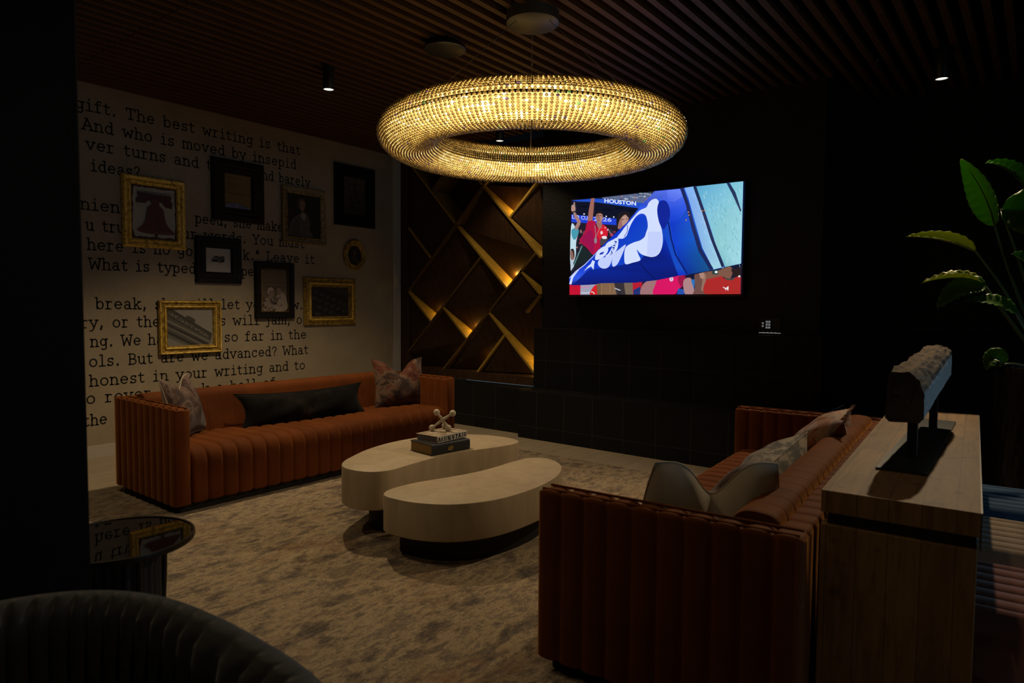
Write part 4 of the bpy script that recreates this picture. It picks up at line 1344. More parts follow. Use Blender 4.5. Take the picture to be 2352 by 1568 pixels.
for i in range(4):
    add_box(bm, -0.055 + i * 0.036 - 0.003, -0.055 + i * 0.036 + 0.003, -0.0262, -0.02, 0.004, 0.008)
bm_obj('lit_edge', bm, emat('edge_glow', (0.9, 0.85, 0.8), 0.35), pn)

# ================================================================== SHELF LATTICE IN THE NICHE
YN, DN = 6.262, 0.30
M['oak_lit'] = noisemat('lit_gilded_oak', [(0.3, (0.42, 0.25, 0.035)), (0.7, (0.56, 0.36, 0.06))], 6, (8, 1, 8), 0.5, spec=0.4)
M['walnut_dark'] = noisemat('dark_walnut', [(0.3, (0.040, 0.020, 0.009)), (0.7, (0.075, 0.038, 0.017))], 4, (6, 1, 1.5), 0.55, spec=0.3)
M['oak_shaded'] = noisemat('shaded_oak', [(0.3, (0.13, 0.075, 0.022)), (0.7, (0.20, 0.12, 0.035))], 6, (8, 1, 8), 0.5, spec=0.3)
lat = thing('display_shelf', 'built-in walnut display shelf of crossing diagonal boards lit gold from inside', 'shelf', (-5.65, YN, 0.51))
Lx, Lz = -5.65, 0.51
box('back_panel', -6.862 - Lx, -4.53 - Lx, DN + 0.02, DN + 0.04, 0, 2.95, M['walnut_dark'], lat)
box('side_panel', -6.862 - Lx, -6.738 - Lx, -0.02, DN + 0.02, 0, 2.95, M['walnut_dark'], lat)
box('sill', -6.738 - Lx, -4.53 - Lx, -0.022, DN + 0.02, 0.0, 0.102, M['walnut_dark'], lat)
SEG = {'A1': [(-6.738, 1.637), (-5.20, 3.115)], 'A2': [(-6.738, 0.812), (-5.448, 2.037)], 'A3': [(-6.085, 0.612), (-4.607, 2.053)], 'A4': [(-5.493, 0.612), (-5.069, 1.084)],
       'A5': [(-4.992, 2.492), (-4.53, 2.935)], 'A6': [(-6.287, 2.943), (-5.90, 3.30)], 'A7': [(-4.744, 1.369), (-4.532, 1.573)],
       'B1': [(-5.55, 3.05), (-4.532, 2.00)], 'B2': [(-5.83, 2.437), (-5.035, 1.654)], 'B3': [(-6.087, 1.415), (-5.672, 1.021)], 'B4': [(-5.321, 1.371), (-4.56, 0.612)],
       'B5': [(-4.825, 1.86), (-4.532, 1.575)], 'B6': [(-6.738, 3.36), (-5.880, 2.487)], 'B7': [(-6.738, 2.485), (-6.310, 2.055)], 'B8': [(-6.738, 1.62), (-6.310, 1.225)]}
for nm, ((xa, za), (xb, zb)) in SEG.items():
    d = Vector((xb - xa, 0, zb - za))
    L = d.length
    th = 0.0125
    bm = bmesh.new()
    add_box(bm, 0, L, 0, DN + 0.018 if nm[0] == 'A' else DN + 0.016, -th, th)
    ang = math.atan2(zb - za, xb - xa)
    o = bm_obj('diagonal_board', bm, M['oak_lit'] if nm[0] == 'B' or nm in ('A4', 'A5') else M['oak_shaded'], lat)  # light put into the colour: gold on lit boards, darker oak on shaded ones
    o.location = (xa - Lx, 0, za - Lz)
    o.rotation_euler = (0, -ang, 0)
# tilted backs of the cells: (x, z, depth) corners
CELLS = [
    [(-4.62, 2.83, .24), (-5.43, 2.92, .03), (-5.00, 2.48, .27)],
    [(-4.60, 2.85, .05), (-4.97, 2.50, .01), (-4.535, 2.04, .26)],
    [(-5.43, 2.885, .05), (-5.80, 2.42, .06), (-5.05, 1.68, .27), (-4.62, 2.07, .015)],
    [(-5.46, 2.03, .03), (-6.07, 1.415, .01), (-5.69, 1.04, .26), (-5.06, 1.645, .08)],
    [(-6.72, 1.66, .01), (-5.83, 2.405, .04), (-5.46, 2.06, .09), (-6.30, 1.25, .26)],
    [(-6.72, 1.58, .02), (-6.33, 1.21, .02), (-6.73, 0.84, .03)],
    [(-6.72, 0.80, .02), (-6.10, 1.385, .02), (-5.71, 1.005, .10), (-6.06, 0.64, .27), (-6.70, 0.62, .14)],
    [(-5.31, 1.335, .01), (-5.085, 1.085, .10), (-5.49, 0.64, .27), (-6.04, 0.625, .10)],
    [(-5.06, 1.06, .03), (-4.62, 0.63, .26), (-5.46, 0.625, .05)],
    [(-4.825, 1.83, .015), (-4.56, 1.57, .02), (-4.535, 0.66, .27), (-5.31, 1.37, .01)],
    [(-4.60, 2.03, .01), (-4.535, 1.97, .04), (-4.535, 1.60, .26), (-4.82, 1.87, .01)],
    [(-6.72, 3.33, .02), (-5.90, 2.49, .03), (-6.31, 2.08, .04), (-6.72, 2.49, .02)],
    [(-6.72, 2.45, .02), (-6.33, 2.05, .03), (-6.72, 1.66, .02)],
]
for c in CELLS:
    vs = [(x - Lx, d, z - Lz) for x, z, d in c] + [(x - Lx, d + 0.012, z - Lz) for x, z, d in c]
    n = len(c)
    tris = tessellate_polygon([[Vector((x, z, 0)) for x, z, d in c]])
    fs = [tuple(t) for t in tris] + [tuple(n + i for i in t[::-1]) for t in tris] + [(i, (i + 1) % n, n + (i + 1) % n, n + i) for i in range(n)]
    mesh_obj('cell_panel', vs, fs, M['walnut_dark'], lat)
# slim lamp bars on the hidden sides of the rising boards, each with its light
led_m = emat('lamp_bar_glow', (1.0, 0.62, 0.14), 1.2)
BARS = [(-5.045, 2.53, 1.0, 45), (-4.56, 2.105, 1.0, 45), (-5.085, 1.76, 1.7, 45), (-5.715, 1.095, 0.9, 45), (-4.60, 0.74, 1.5, 45), (-4.565, 1.67, 0.7, 45), (-5.44, 0.735, 0.9, 45), (-4.74, 0.66, 0.5, 45), (-6.00, 0.75, 0.7, 45), (-6.36, 1.30, 0.3, 45)]
for (x, z, e, dirn) in BARS:
    bm = bmesh.new()
    add_box(bm, -0.04, 0.04, -0.004, 0.004, -0.003, 0.003)
    o = bm_obj('lamp_bar', bm, led_m, lat)
    o.location = (x - Lx + 0.05, 0.235, z - Lz + 0.05)
    o.rotation_euler = (0, -math.radians(dirn), 0)
    L = light('lamp_bar_light', 'POINT', (x - Lx + 0.047, 0.20, z - Lz + 0.063), NICHE * e * 1.5, (1.0, 0.58, 0.10), shadow_soft_size=0.035)
    L.parent = lat

# ================================================================== FRAMED PICTURES
M['gold_leaf'] = noisemat('antique_gold_leaf', [(0.32, (0.26, 0.15, 0.02)), (0.5, (0.78, 0.52, 0.08)), (0.75, (0.92, 0.66, 0.14))], 28, rough=0.42, bumpy=0.6, spec=0.5, detail=4)
M['dark_gold'] = noisemat('dark_gold_leaf', [(0.35, (0.15, 0.085, 0.015)), (0.65, (0.50, 0.33, 0.06))], 24, rough=0.4, bumpy=0.4)
M['silver_gold'] = noisemat('silvered_gold', [(0.38, (0.05, 0.042, 0.025)), (0.6, (0.36, 0.31, 0.20))], 60, rough=0.4, bumpy=0.8)
M['ebony'] = noisemat('carved_ebony', [(0.3, (0.010, 0.007, 0.005)), (0.7, (0.022, 0.016, 0.011))], 30, rough=0.6, bumpy=0.5, spec=0.2)
M['black_gloss'] = pmat('black_lacquer', (0.007, 0.0065, 0.006), 0.5, spec=0.2)
for k in ('gold_leaf', 'dark_gold', 'silver_gold'):
    M[k].node_tree.nodes['Principled BSDF'].inputs['Metallic'].default_value = 0.2
M['print'] = colmat('printed_paper', 0.7)

def frame_part(name, w, h, prof, mt, parent):
    """mitred frame; prof = [(inset from the outer edge, height off the wall)]; local x off wall, y right, z up, centred"""
    bm = bmesh.new()
    rings = []
    for ins, hgt in prof:
        a, b = w / 2 - ins, h / 2 - ins
        rings.append([bm.verts.new((hgt, y, z)) for y, z in ((-a, -b), (a, -b), (a, b), (-a, b))])
    for A_, B_ in zip(rings, rings[1:]):
        for i in range(4):
            bm.faces.new((A_[i], A_[(i + 1) % 4], B_[(i + 1) % 4], B_[i]))
    return bm_obj(name, bm, mt, parent)

def beads_part(name, w, h, ins, hgt, r, step, mt, parent):
    bm = bmesh.new()
    a, b = w / 2 - ins, h / 2 - ins
    pts = []
    n = max(2, int(2 * a / step))
    for i in range(n):
        t_ = -a + 2 * a * i / n
        pts += [(t_, -b), (-t_, b)]
    n = max(2, int(2 * b / step))
    for i in range(n):
        t_ = -b + 2 * b * i / n
        pts += [(a, t_), (-a, -t_)]
    for y, z in pts:
        bmesh.ops.create_icosphere(bm, subdivisions=1, radius=r, matrix=Matrix.Translation((hgt, y, z)))
    return bm_obj(name, bm, mt, parent, smooth=True, recalc=False)

GRP = 'framed pictures on the lettered wall'

def picture(label, yc, zc, w, h, prof, mt, win, draw, beads=None, rails=None):
    t = thing('picture_frame', label, 'picture', (XW, yc, zc), 0, GRP)
    fr = frame_part('frame', w, h, prof, mt, t)
    if beads:
        beads_part('beading', w, h, *beads, fr)
    if rails:
        for ins, hgt, r, m_ in rails:
            a, b = w / 2 - ins, h / 2 - ins
            tube('gilt_rail', [(hgt, -a, -b), (hgt, a, -b), (hgt, a, b), (hgt, -a, b), (hgt, -a, -b)], r, m_, fr, n=8)
    d0 = win
    ww, wh = w - 2 * d0, h - 2 * d0
    base = 0.010
    pc = Pic(lambda u, v, d: (base + d, (u - 0.5) * ww, (v - 0.5) * wh), 0.0003)
    draw(pc, ww / wh)
    pc.build('picture', M['print'], t)
    box('backing_board', 0.001, 0.009, -w / 2 + 0.012, w / 2 - 0.012, -h / 2 + 0.012, h / 2 - 0.012, M['black_gloss'], t)
    return t

def sq(pc, c, x0=0, y0=0, x1=1, y1=1):
    pc.poly([(x0, y0), (x1, y0), (x1, y1), (x0, y1)], c)

def d_bell(pc, asp):
    r = random.Random(2)
    sq(pc, (0.06, 0.03, 0.022))
    edge = []
    for x0, y0, x1, y1 in ((.05, .05, .95, .05), (.95, .05, .95, .95), (.95, .95, .05, .95), (.05, .95, .05, .05)):
        for k in range(14):
            t_ = k / 14
            edge.append((x0 + (x1 - x0) * t_ + r.uniform(-.018, .018), y0 + (y1 - y0) * t_ + r.uniform(-.014, .014)))
    pc.poly(edge, (0.42, 0.42, 0.35))
    for i in range(26):
        x, y = r.uniform(.1, .9), r.uniform(.1, .9)
        pc.ell(x, y, r.uniform(.02, .08), r.uniform(.01, .03), r.choice([(.36, .37, .31), (.46, .46, .39), (.40, .38, .32)]), n=10)
    pc.line([(.1, .885), (.92, .87)], .006, (.2, .18, .15))
    D, D2 = (0.075, 0.034, 0.034), (0.115, 0.042, 0.036)
    pc.poly([(.13, .86), (.50, .84), (.88, .84), (.86, .74), (.90, .72), (.88, .60), (.74, .62), (.66, .70), (.36, .71), (.30, .66), (.10, .66), (.12, .75), (.15, .76)], D)
    for k in range(12):
        x = .16 + k * .058
        pc.poly([(x, .85), (x + .03, .85), (x + .024, .874), (x + .008, .872)], D)
    pc.loop([(.44, .74), (.58, .74), (.60, .64), (.64, .61), (.69, .55), (.72, .40), (.78, .27), (.93, .145), (.88, .115), (.60, .105), (.30, .11), (.12, .155), (.22, .24), (.30, .36), (.33, .52), (.36, .60), (.43, .645)], D2, 4)
    pc.line([(.14, .155), (.5, .138), (.91, .145)], .012, (.20, .085, .06))
    pc.line([(.26, .30), (.5, .275), (.77, .295)], .008, (.16, .065, .05))
    pc.line([(.34, .53), (.52, .52), (.69, .53)], .008, (.17, .07, .05))
    pc.line([(.56, .45), (.585, .33), (.57, .22), (.60, .115)], .009, (.02, .01, .01))
    pc.poly([(.49, .105), (.56, .105), (.545, .06), (.505, .06)], D)
    for i in range(40):
        x, y = r.gauss(.52, .15), r.uniform(.16, .6)
        if abs(x - .52) < .16 + (.6 - y) * .2:
            pc.ell(x, y, .012, .008, r.choice([(.14, .055, .04), (.09, .035, .03), (.18, .075, .05)]), n=7)

def d_sky(pc, asp):
    pc.poly([(0, 0), (1, 0), (1, 1), (0, 1)], [(.20, .125, .035), (.24, .155, .045), (.24, .16, .05), (.17, .105, .03)])
    r = random.Random(4)
    for i in range(22):
        y = r.uniform(.2, .98)
        pc.line([(0.0, y), (.5, y + r.uniform(-.02, .02)), (1.0, y + r.uniform(-.02, .02))], r.uniform(.006, .022), r.choice([(.27, .18, .055), (.18, .11, .035), (.23, .15, .04)]))
    pc.loop([(0, 0), (.0, .06), (.16, .14), (.36, .165), (.58, .14), (.8, .08), (1, .0), (1, -.0)], (.17, .18, .30), 4)
    for i in range(12):
        x = r.uniform(.08, .85)
        pc.line([(x, .03), (x + .05, .10 + .03 * math.sin(x * 5))], .012, r.choice([(.30, .30, .40), (.12, .12, .22)]))

def d_portrait(pc, asp):
    sq(pc, (0.012, 0.010, 0.009))
    pc.loop([(.10, 0), (.10, .28), (.22, .44), (.38, .55), (.46, .60), (.60, .56), (.68, .40), (.66, .22), (.74, .0)], (0.085, 0.078, 0.068), 4)
    pc.loop([(.14, .0), (.15, .26), (.26, .40), (.36, .42), (.38, .2), (.34, 0)], (0.062, 0.056, 0.05), 4)
    pc.loop([(.40, .50), (.47, .58), (.54, .55), (.56, .46), (.50, .40), (.45, .44)], (0.26, 0.23, 0.19), 4)
    pc.loop([(.33, .86), (.40, .90), (.50, .89), (.55, .80), (.53, .68), (.47, .60), (.40, .60), (.33, .70)], (0.06, 0.045, 0.035), 4)
    pc.loop([(.40, .84), (.48, .85), (.535, .78), (.52, .68), (.47, .615), (.42, .64), (.39, .74)], (0.22, 0.125, 0.08), 4)
    pc.line([(.44, .745), (.47, .745)], .012, (.05, .03, .02))
    pc.line([(.50, .745), (.525, .745)], .012, (.05, .03, .02))
    pc.line([(.455, .665), (.505, .665)], .01, (.10, .04, .03))
    pc.line([(.40, .46), (.52, .24), (.50, .05)], .012, (.05, .045, .04))
    pc.loop([(.52, .30), (.62, .33), (.70, .30), (.62, .26)], (0.12, 0.10, 0.085), 4)

def d_ship(pc, asp):
    pc.poly([(0, 0), (1, 0), (1, 1), (0, 1)], [(.026, .022, .018), (.022, .018, .015), (.07, .058, .045), (.06, .05, .04)])
    r = random.Random(9)
    for i in range(60):
        x, y = r.gauss(.5, .17), r.uniform(.12, .85)
        w = .16 * (1 - y) + .03
        pc.ell(x * 1.0, y, r.uniform(.01, w * .5), r.uniform(.008, .03), r.choice([(.014, .011, .009), (.05, .04, .03), (.10, .085, .065), (.028, .022, .018)]), n=8)
    pc.line([(.5, .2), (.48, .9)], .012, (.012, .01, .008))
    pc.line([(.30, .25), (.50, .72), (.66, .3)], .012, (.016, .012, .01))
    pc.line([(.02, .14), (.5, .12), (.98, .15)], .02, (.035, .028, .022))

def d_camera(pc, asp):
    sq(pc, (0.46, 0.45, 0.42))
    K = (0.02, 0.02, 0.022)
    pc.poly([(.24, .43), (.30, .62), (.36, .64), (.38, .67), (.47, .67), (.49, .64), (.60, .645), (.62, .67), (.70, .665), (.74, .62), (.72, .43)], K)
    pc.poly([(.26, .50), (.30, .60), (.70, .60), (.71, .56), (.28, .54)], (.20, .20, .20))
    pc.ell(.55, .50, .105, .10, (.012, .012, .014))
    pc.ell(.55, .50, .072, .068, (.16, .16, .17))
    pc.ell(.56, .50, .045, .042, (.01, .01, .012))
    pc.ell(.54, .52, .014, .013, (.45, .45, .45), n=10)
    pc.line([(.24, .44), (.22, .52), (.29, .60)], .014, K)

def d_couple(pc, asp):
    pc.poly([(0, 0), (1, 0), (1, 1), (0, 1)], [(.14, .105, .07), (.15, .11, .07), (.16, .12, .075), (.15, .115, .07)])
    r = random.Random(21)
    for i in range(30):
        y = r.uniform(.5, 1)
        pc.line([(r.uniform(0, .3), y), (r.uniform(.6, 1), y)], .006, r.choice([(.17, .13, .085), (.13, .098, .06)]))
    pc.loop([(.08, .02), (.12, .22), (.22, .33), (.36, .36), (.48, .24), (.50, .05)], (.26, .215, .18), 4)
    pc.loop([(.46, .02), (.50, .25), (.62, .42), (.82, .46), (.92, .34), (.96, .05)], (.32, .27, .235), 4)
    pc.loop([(.25, .46), (.32, .52), (.44, .50), (.46, .40), (.40, .33), (.29, .35)], (.24, .17, .135), 4)
    pc.loop([(.22, .46), (.27, .55), (.38, .57), (.46, .52), (.40, .50), (.28, .49), (.25, .40)], (.38, .32, .27), 4)
    pc.loop([(.56, .53), (.63, .58), (.74, .54), (.75, .46), (.68, .40), (.58, .43)], (.21, .15, .12), 4)
    pc.loop([(.54, .52), (.58, .60), (.68, .62), (.77, .56), (.77, .48), (.72, .55), (.60, .56)], (.09, .065, .05), 4)
    for i in range(46):
        x, y = r.gauss(.42, .2), r.uniform(.03, .34)
        pc.ell(min(max(x, .08), .92), y, r.uniform(.015, .045), r.uniform(.01, .025), r.choice([(.38, .33, .29), (.17, .13, .11), (.24, .19, .16), (.07, .05, .045)]), n=8)
    pc.line([(.30, .33), (.40, .22), (.55, .26)], .03, (.12, .09, .075))

def d_keys(pc, asp):
    sq(pc, (0.010, 0.010, 0.012))
    pc.poly([(.35, .99), (.99, .98), (.99, .70), (.55, .80)], (.028, .024, .022))
    for k in range(9):
        pc.line([(.34 + k * .07, .98), (.50 + k * .06, .82 - k * .012)], .010, (.05, .045, .04))
    for row in range(4):
        for c in range(6):
            x = .10 + c * .155 - row * .045 + .02
            y = .82 - c * .085 - row * .215
            if not (.04 < x < .95 and .05 < y < .95):
                continue
            pc.ell(x, y, .066, .058, (.09, .088, .085), n=20)
            pc.ell(x, y, .055, .047, (.014, .014, .016), n=20)
            pc.ell(x - .012, y + .008, .014, .016, (.10, .10, .10), n=8)

def d_station(pc, asp):
    pc.poly([(0, 0), (1, 0), (1, 1), (0, 1)], [(.20, .19, .165), (.24, .23, .20), (.26, .25, .225), (.24, .23, .205)])
    pc.poly([(.0, .98), (.12, .98), (.95, .30), (.93, .06), (.80, .0), (0, 0)], (.085, .08, .068))
    pc.poly([(.0, 1.0), (.10, 1.0), (.97, .32), (.94, .14), (.02, .80), (0, .8)], (.045, .042, .036))
    pc.poly([(.40, .74), (.42, .82), (.50, .79), (.60, .71), (.60, .62)], (.06, .055, .048))
    for k, (ya, yb, c) in enumerate(((.70, .06, (.20, .19, .16)), (.60, .0, (.035, .032, .028)), (.52, -.04, (.16, .15, .13)), (.40, -.08, (.03, .028, .024)), (.30, -.10, (.14, .13, .11)))):
        pc.line([(0, ya), (.45, ya - .30), (.92, ya - .62 if ya > .5 else ya - .55)], .05 if k % 2 else .035, c)
    vs, fs = text_tris('LINCOLN STATION', 1.0, 0.012)
    x1 = max(v[0] for v in vs)
    pc.tris([(.055 + v[0] / x1 * .83 - v[1] * .015, .845 - v[0] / x1 * .655 + v[1] * .155 * (1 - .12 * v[0] / x1)) for v in vs], fs, (.26, .245, .215))
    pc.poly([(0, 0), (.42, 0), (.0, .26)], (.20, .19, .165))

ridge = [(0, 0.002), (0, 0.022), (0.018, 0.040), (0.040, 0.036), (0.052, 0.026), (0.068, 0.034), (0.084, 0.030), (0.096, 0.012)]
picture('gold framed picture of a large bronze bell, leftmost on the wall', 3.018, 2.328, 0.60, 0.69, [(p[0] * .92, p[1]) for p in ridge], M['gold_leaf'], 0.082, d_bell)
deep = [(0, 0.002), (0, 0.030), (0.02, 0.046), (0.06, 0.050), (0.085, 0.040), (0.10, 0.046), (0.13, 0.040), (0.150, 0.012)]
picture('wide dark carved frame around a plain golden sky picture', 3.896, 2.653, 0.60, 0.655, deep, M['ebony'], 0.142, d_sky)
picture('narrow silver gilt frame with portrait of a person in grey coat', 4.72, 2.48, 0.60, 0.65, [(0, 0.002), (0, 0.024), (0.015, 0.036), (0.045, 0.030), (0.06, 0.024), (0.075, 0.012)], M['silver_gold'], 0.07, d_portrait,
        rails=[(0.008, 0.032, 0.008, M['dark_gold']), (0.066, 0.026, 0.008, M['dark_gold'])])
picture('flat black frame with dim sailing scene, topmost and rightmost rectangular one', 5.468, 2.806, 0.625, 0.755, [(0, 0.002), (0, 0.035), (0.01, 0.042), (0.13, 0.036), (0.145, 0.012)], M['black_gloss'], 0.138, d_ship)
picture('square black frame with tiny camera print on a white mat', 3.664, 1.902, 0.505, 0.485, [(0, 0.002), (0, 0.03), (0.012, 0.040), (0.05, 0.034), (0.062, 0.040), (0.10, 0.034), (0.118, 0.012)], M['black_gloss'], 0.108, d_camera)
picture('tall black frame with old sepia photograph of two people', 4.320, 1.598, 0.495, 0.64, [(0, 0.002), (0, 0.036), (0.012, 0.048), (0.05, 0.044), (0.066, 0.030), (0.086, 0.012)], M['black_gloss'], 0.078, d_couple,
        beads=(0.078, 0.026, 0.006, 0.016, M['dark_gold']))
picture('gold frame around a close-up of round typewriter keys', 5.088, 1.476, 0.765, 0.58, [(0, 0.002), (0, 0.02), (0.012, 0.034), (0.03, 0.030), (0.05, 0.042), (0.08, 0.046), (0.095, 0.030), (0.112, 0.012)], M['dark_gold'], 0.104, d_keys,
        beads=(0.022, 0.034, 0.008, 0.03, M['dark_gold']), rails=[(0.072, 0.044, 0.013, M['gold_leaf'])])
picture('gold frame with station sign photograph, lowest on the wall', 3.354, 1.198, 0.645, 0.545, [(0, 0.002), (0, 0.03), (0.014, 0.042), (0.03, 0.03), (0.05, 0.028), (0.062, 0.036), (0.078, 0.03), (0.09, 0.012)], M['dark_gold'], 0.082, d_station,
        rails=[(0.014, 0.040, 0.009, M['gold_leaf']), (0.062, 0.036, 0.009, M['gold_leaf'])])
# oval miniature
t = thing('oval_frame', 'small oval gold frame with a dark miniature portrait', 'picture', (XW, 5.462, 2.072), 0, GRP)
bm = bmesh.new()
rings = []
for s, hg in ((1.0, 0.002), (1.0, 0.018), (.93, 0.032), (.84, 0.030), (.78, 0.022), (.70, 0.028), (.62, 0.020), (.58, 0.010)):
    rings.append([bm.verts.new((hg, .175 * s * math.cos(2 * PI * k / 48), .20 * s * math.sin(2 * PI * k / 48))) for k in range(48)])
for A_, B_ in zip(rings, rings[1:]):
    for i in range(48):
        bm.faces.new((A_[i], A_[(i + 1) % 48], B_[(i + 1) % 48], B_[i]))
bm_obj('frame', bm, M['dark_gold'], t, smooth=40)
pc = Pic(lambda u, v, d: (0.009 + d, u * .105, v * .122), 0.0003)
pc.ell(0, 0, 1, 1, (.010, .009, .008), n=40)
pc.loop([(-.5, -.75), (-.35, -.2), (0, -.02), (.35, -.2), (.5, -.75)], (.035, .028, .024), 4)
pc.ell(0, .25, .22, .30, (.09, .055, .04))
pc.build('picture', M['print'], t)

# ================================================================== CONSOLE TABLE
WS = [(0.25, (0.15, 0.075, 0.025)), (0.5, (0.30, 0.165, 0.056)), (0.75, (0.39, 0.225, 0.085))]
M['plank_top'] = plankmat('reclaimed_plank_top', 'X', 'Y', 0.0875, WS)
M['plank_end'] = plankmat('reclaimed_plank_end', 'X', 'Z', 0.0875, WS, 7.0)
M['plank_side'] = plankmat('reclaimed_plank_side', 'Y', 'Z', 0.12, WS, 7.0)
CT = 0.0623
con = thing('console_table', 'long reclaimed plank console table behind the right sofa', 'console table', (-0.391, 3.411, ZR), CT)
bm = bmesh.new()
fs = add_box(bm, -0.212, 0.212, -1.093, 1.093, 0.777, 0.848)
for i in (2, 4):
    fs[i].material_index = 1
for i in (3, 5):
    fs[i].material_index = 2
bm_obj('tabletop', bm, [M['plank_top'], M['plank_end'], M['plank_side']], con)
box('recessed_apron', -0.195, 0.205, -1.075, 1.075, 0.735, 0.778, M['black_metal'], con)
for y0, y1 in ((-1.093, -1.025), (1.025, 1.093)):
    box('end_panel', -0.212, 0.208, y0, y1, 0, 0.736, M['plank_end'], con, bevel=0.002)
box('back_panel', -0.205, -0.17, -1.025, 1.025, 0, 0.736, M['plank_side'], con)
box('lit_edge_strip', 0.2125, 0.217, -1.093, 1.093, 0.737, 0.848, M['steel'], con)  # steel strip stands in for the light along the right edge

# ---------------------------------------------------------------- timber sculpture on stand
M['beam_old'] = noisemat('weathered_timber', [(0.30, (0.04, 0.03, 0.023)), (0.46, (0.22, 0.155, 0.105)), (0.7, (0.36, 0.265, 0.18))], 7, (6, 1.2, 6), 0.85, bumpy=0.9, spec=0.15,
                         second=([(0.36, (0.15, 0.13, 0.12)), (0.46, (1, 1, 1))], 24, (1, 0.5, 1.4), 0.8))
M['beam_cut'] = noisemat('charred_timber_end', [(0.3, (0.035, 0.028, 0.024)), (0.7, (0.085, 0.062, 0.046))], 9, rough=0.85, bumpy=0.4, spec=0.15)
st_ = thing('timber_sculpture', 'weathered timber beam on a black two post metal stand on the console', 'sculpture', (-0.385, 3.42, 0.8605), 0.02)
box('base_plate', -0.080, 0.080, -0.69, 0.69, 0, 0.008, M['blued_steel'], st_)
for yy, zt in ((-0.405, 0.20), (0.412, 0.25)):
    box('post', -0.010 - 0.004, 0.024 - 0.004, yy - 0.016, yy + 0.016, 0.008, zt, M['black_metal'], st_, bevel=0.001)
bm = bmesh.new()
nx_, nl = 40, 60
# section ring near and far (x, z) relative to the stand; y from -0.53 to 0.62
near = [(-0.078, 0.170), (-0.072, 0.335), (-0.062, 0.348), (0.000, 0.350), (0.020, 0.340), (0.042, 0.296), (0.050, 0.262), (0.050, 0.178), (0.036, 0.160), (-0.064, 0.156)]
far = [(-0.066, 0.245), (-0.064, 0.385), (-0.054, 0.398), (0.006, 0.398), (0.024, 0.392), (0.048, 0.372), (0.054, 0.345), (0.054, 0.256), (0.042, 0.244), (-0.055, 0.238)]
def resamp(poly, n):
    P_ = np.array(poly + [poly[0]])
    c = np.r_[0, np.cumsum(np.linalg.norm(np.diff(P_, axis=0), axis=1))]
    s = np.linspace(0, c[-1], n, endpoint=False)
    return np.stack([np.interp(s, c, P_[:, 0]), np.interp(s, c, P_[:, 1])], 1)
# keep the corners matched by resampling each edge
def matched(a, n=6):
    out = []
    for i, p in enumerate(a):
        q = a[(i + 1) % len(a)]
        out += [(p[0] + (q[0] - p[0]) * k / n, p[1] + (q[1] - p[1]) * k / n) for k in range(n)]
    return np.array(out)
Na, Fa = matched(near), matched(far)
ctr_n, ctr_f = Na.mean(0), Fa.mean(0)
rings = []
for j in range(nl + 1):
    t_ = j / nl
    y = -0.53 + 1.16 * t_
    C_ = Na * (1 - t_) + Fa * t_
    cc = C_.mean(0)
    ring = []
    for q in C_:
        up = (q[1] - cc[1]) / 0.09
        amp = 0.0025 + 0.0075 * max(0.0, min(1.0, up * 0.9 + 0.25))
        nz = noise.noise(Vector((q[0] * 26, y * 9, q[1] * 26))) + 0.6 * noise.noise(Vector((q[0] * 60, y * 16, q[1] * 60)))
        d = (q - cc)
        d = d / (np.linalg.norm(d) + 1e-6)
        e = amp * nz
        ring.append(bm.verts.new((q[0] + d[0] * e, y + (0.004 * nz if j in (0, nl) else 0), q[1] + d[1] * e)))
    rings.append(ring)
k = len(rings[0])
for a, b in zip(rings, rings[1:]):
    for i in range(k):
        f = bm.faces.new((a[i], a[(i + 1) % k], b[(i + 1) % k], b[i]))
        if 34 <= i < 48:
            f.material_index = 2  # sawn lower right side coloured paler to carry the cool side light
for rg_, flip in ((rings[0], 1), (rings[-1], 0)):
    c0 = sum((v.co for v in rg_), Vector()) / k
    cv = bm.verts.new(c0)
    for i in range(k):
        f = bm.faces.new((rg_[i], rg_[(i + 1) % k], cv))
        f.material_index = 1
bm_obj('beam', bm, [M['beam_old'], M['beam_cut'], noisemat('lit_sawn_timber', [(0.3, (0.26, 0.27, 0.265)), (0.7, (0.50, 0.51, 0.50))], 55, (1, 0.6, 1), 0.8, bumpy=0.5, spec=0.2)], st_, smooth=35)
for (x0, z0, x1, z1, w_) in ((-0.048, 0.33, -0.062, 0.262, .004), (-0.062, 0.262, -0.03, 0.255, .003), (0.02, 0.30, 0.005, 0.235, .003)):
    bm = bmesh.new()
    dx, dz = x1 - x0, z1 - z0
    L = math.hypot(dx, dz)
    nx, nz = -dz / L * w_, dx / L * w_
    f = [bm.verts.new((px, -0.5355, pz)) for px, pz in ((x0 - nx, z0 - nz), (x1 - nx * .4, z1 - nz * .4), (x1 + nx * .4, z1 + nz * .4), (x0 + nx, z0 + nz))]
    bm.faces.new(f)
    bm_obj('crack', bm, M['plinth'], st_)

# ================================================================== OTTOMANS
def pouf(label, cy, cx, mt, rz=0.0, h=0.46, w=0.66, d=0.58):
    t = thing('channel_ottoman', label, 'ottoman', (cx, cy, ZR + 0.0), rz, 'channel tufted ottomans tucked under the console')
    box('plinth', -w / 2 + 0.05, w / 2 - 0.05, -d / 2 + 0.05, d / 2 - 0.05, 0, 0.04, M['plinth'], t)
    prof = fillet([(-w / 2, 0.04), (w / 2, 0.04), (w / 2, h), (-w / 2, h)], [0.03, 0.03, 0.17, 0.17], 9)
    bm = bmesh.new()
    channel_sweep(bm, subdiv_prof(prof, 0.08), -d / 2, d / 2, d / 7, 0.014, lambda p, q, s: (p, s, q), power=3.0, n_per=10)
    # soften the two long ends
    for v in bm.verts:
        e = max(0.0, abs(v.co.y) - (d / 2 - 0.06)) / 0.06
        if v.co.z > h - 0.12:
            v.co.z -= 0.05 * e * e
    bm_obj('upholstery', bm, mt, t, smooth=70)
    return t

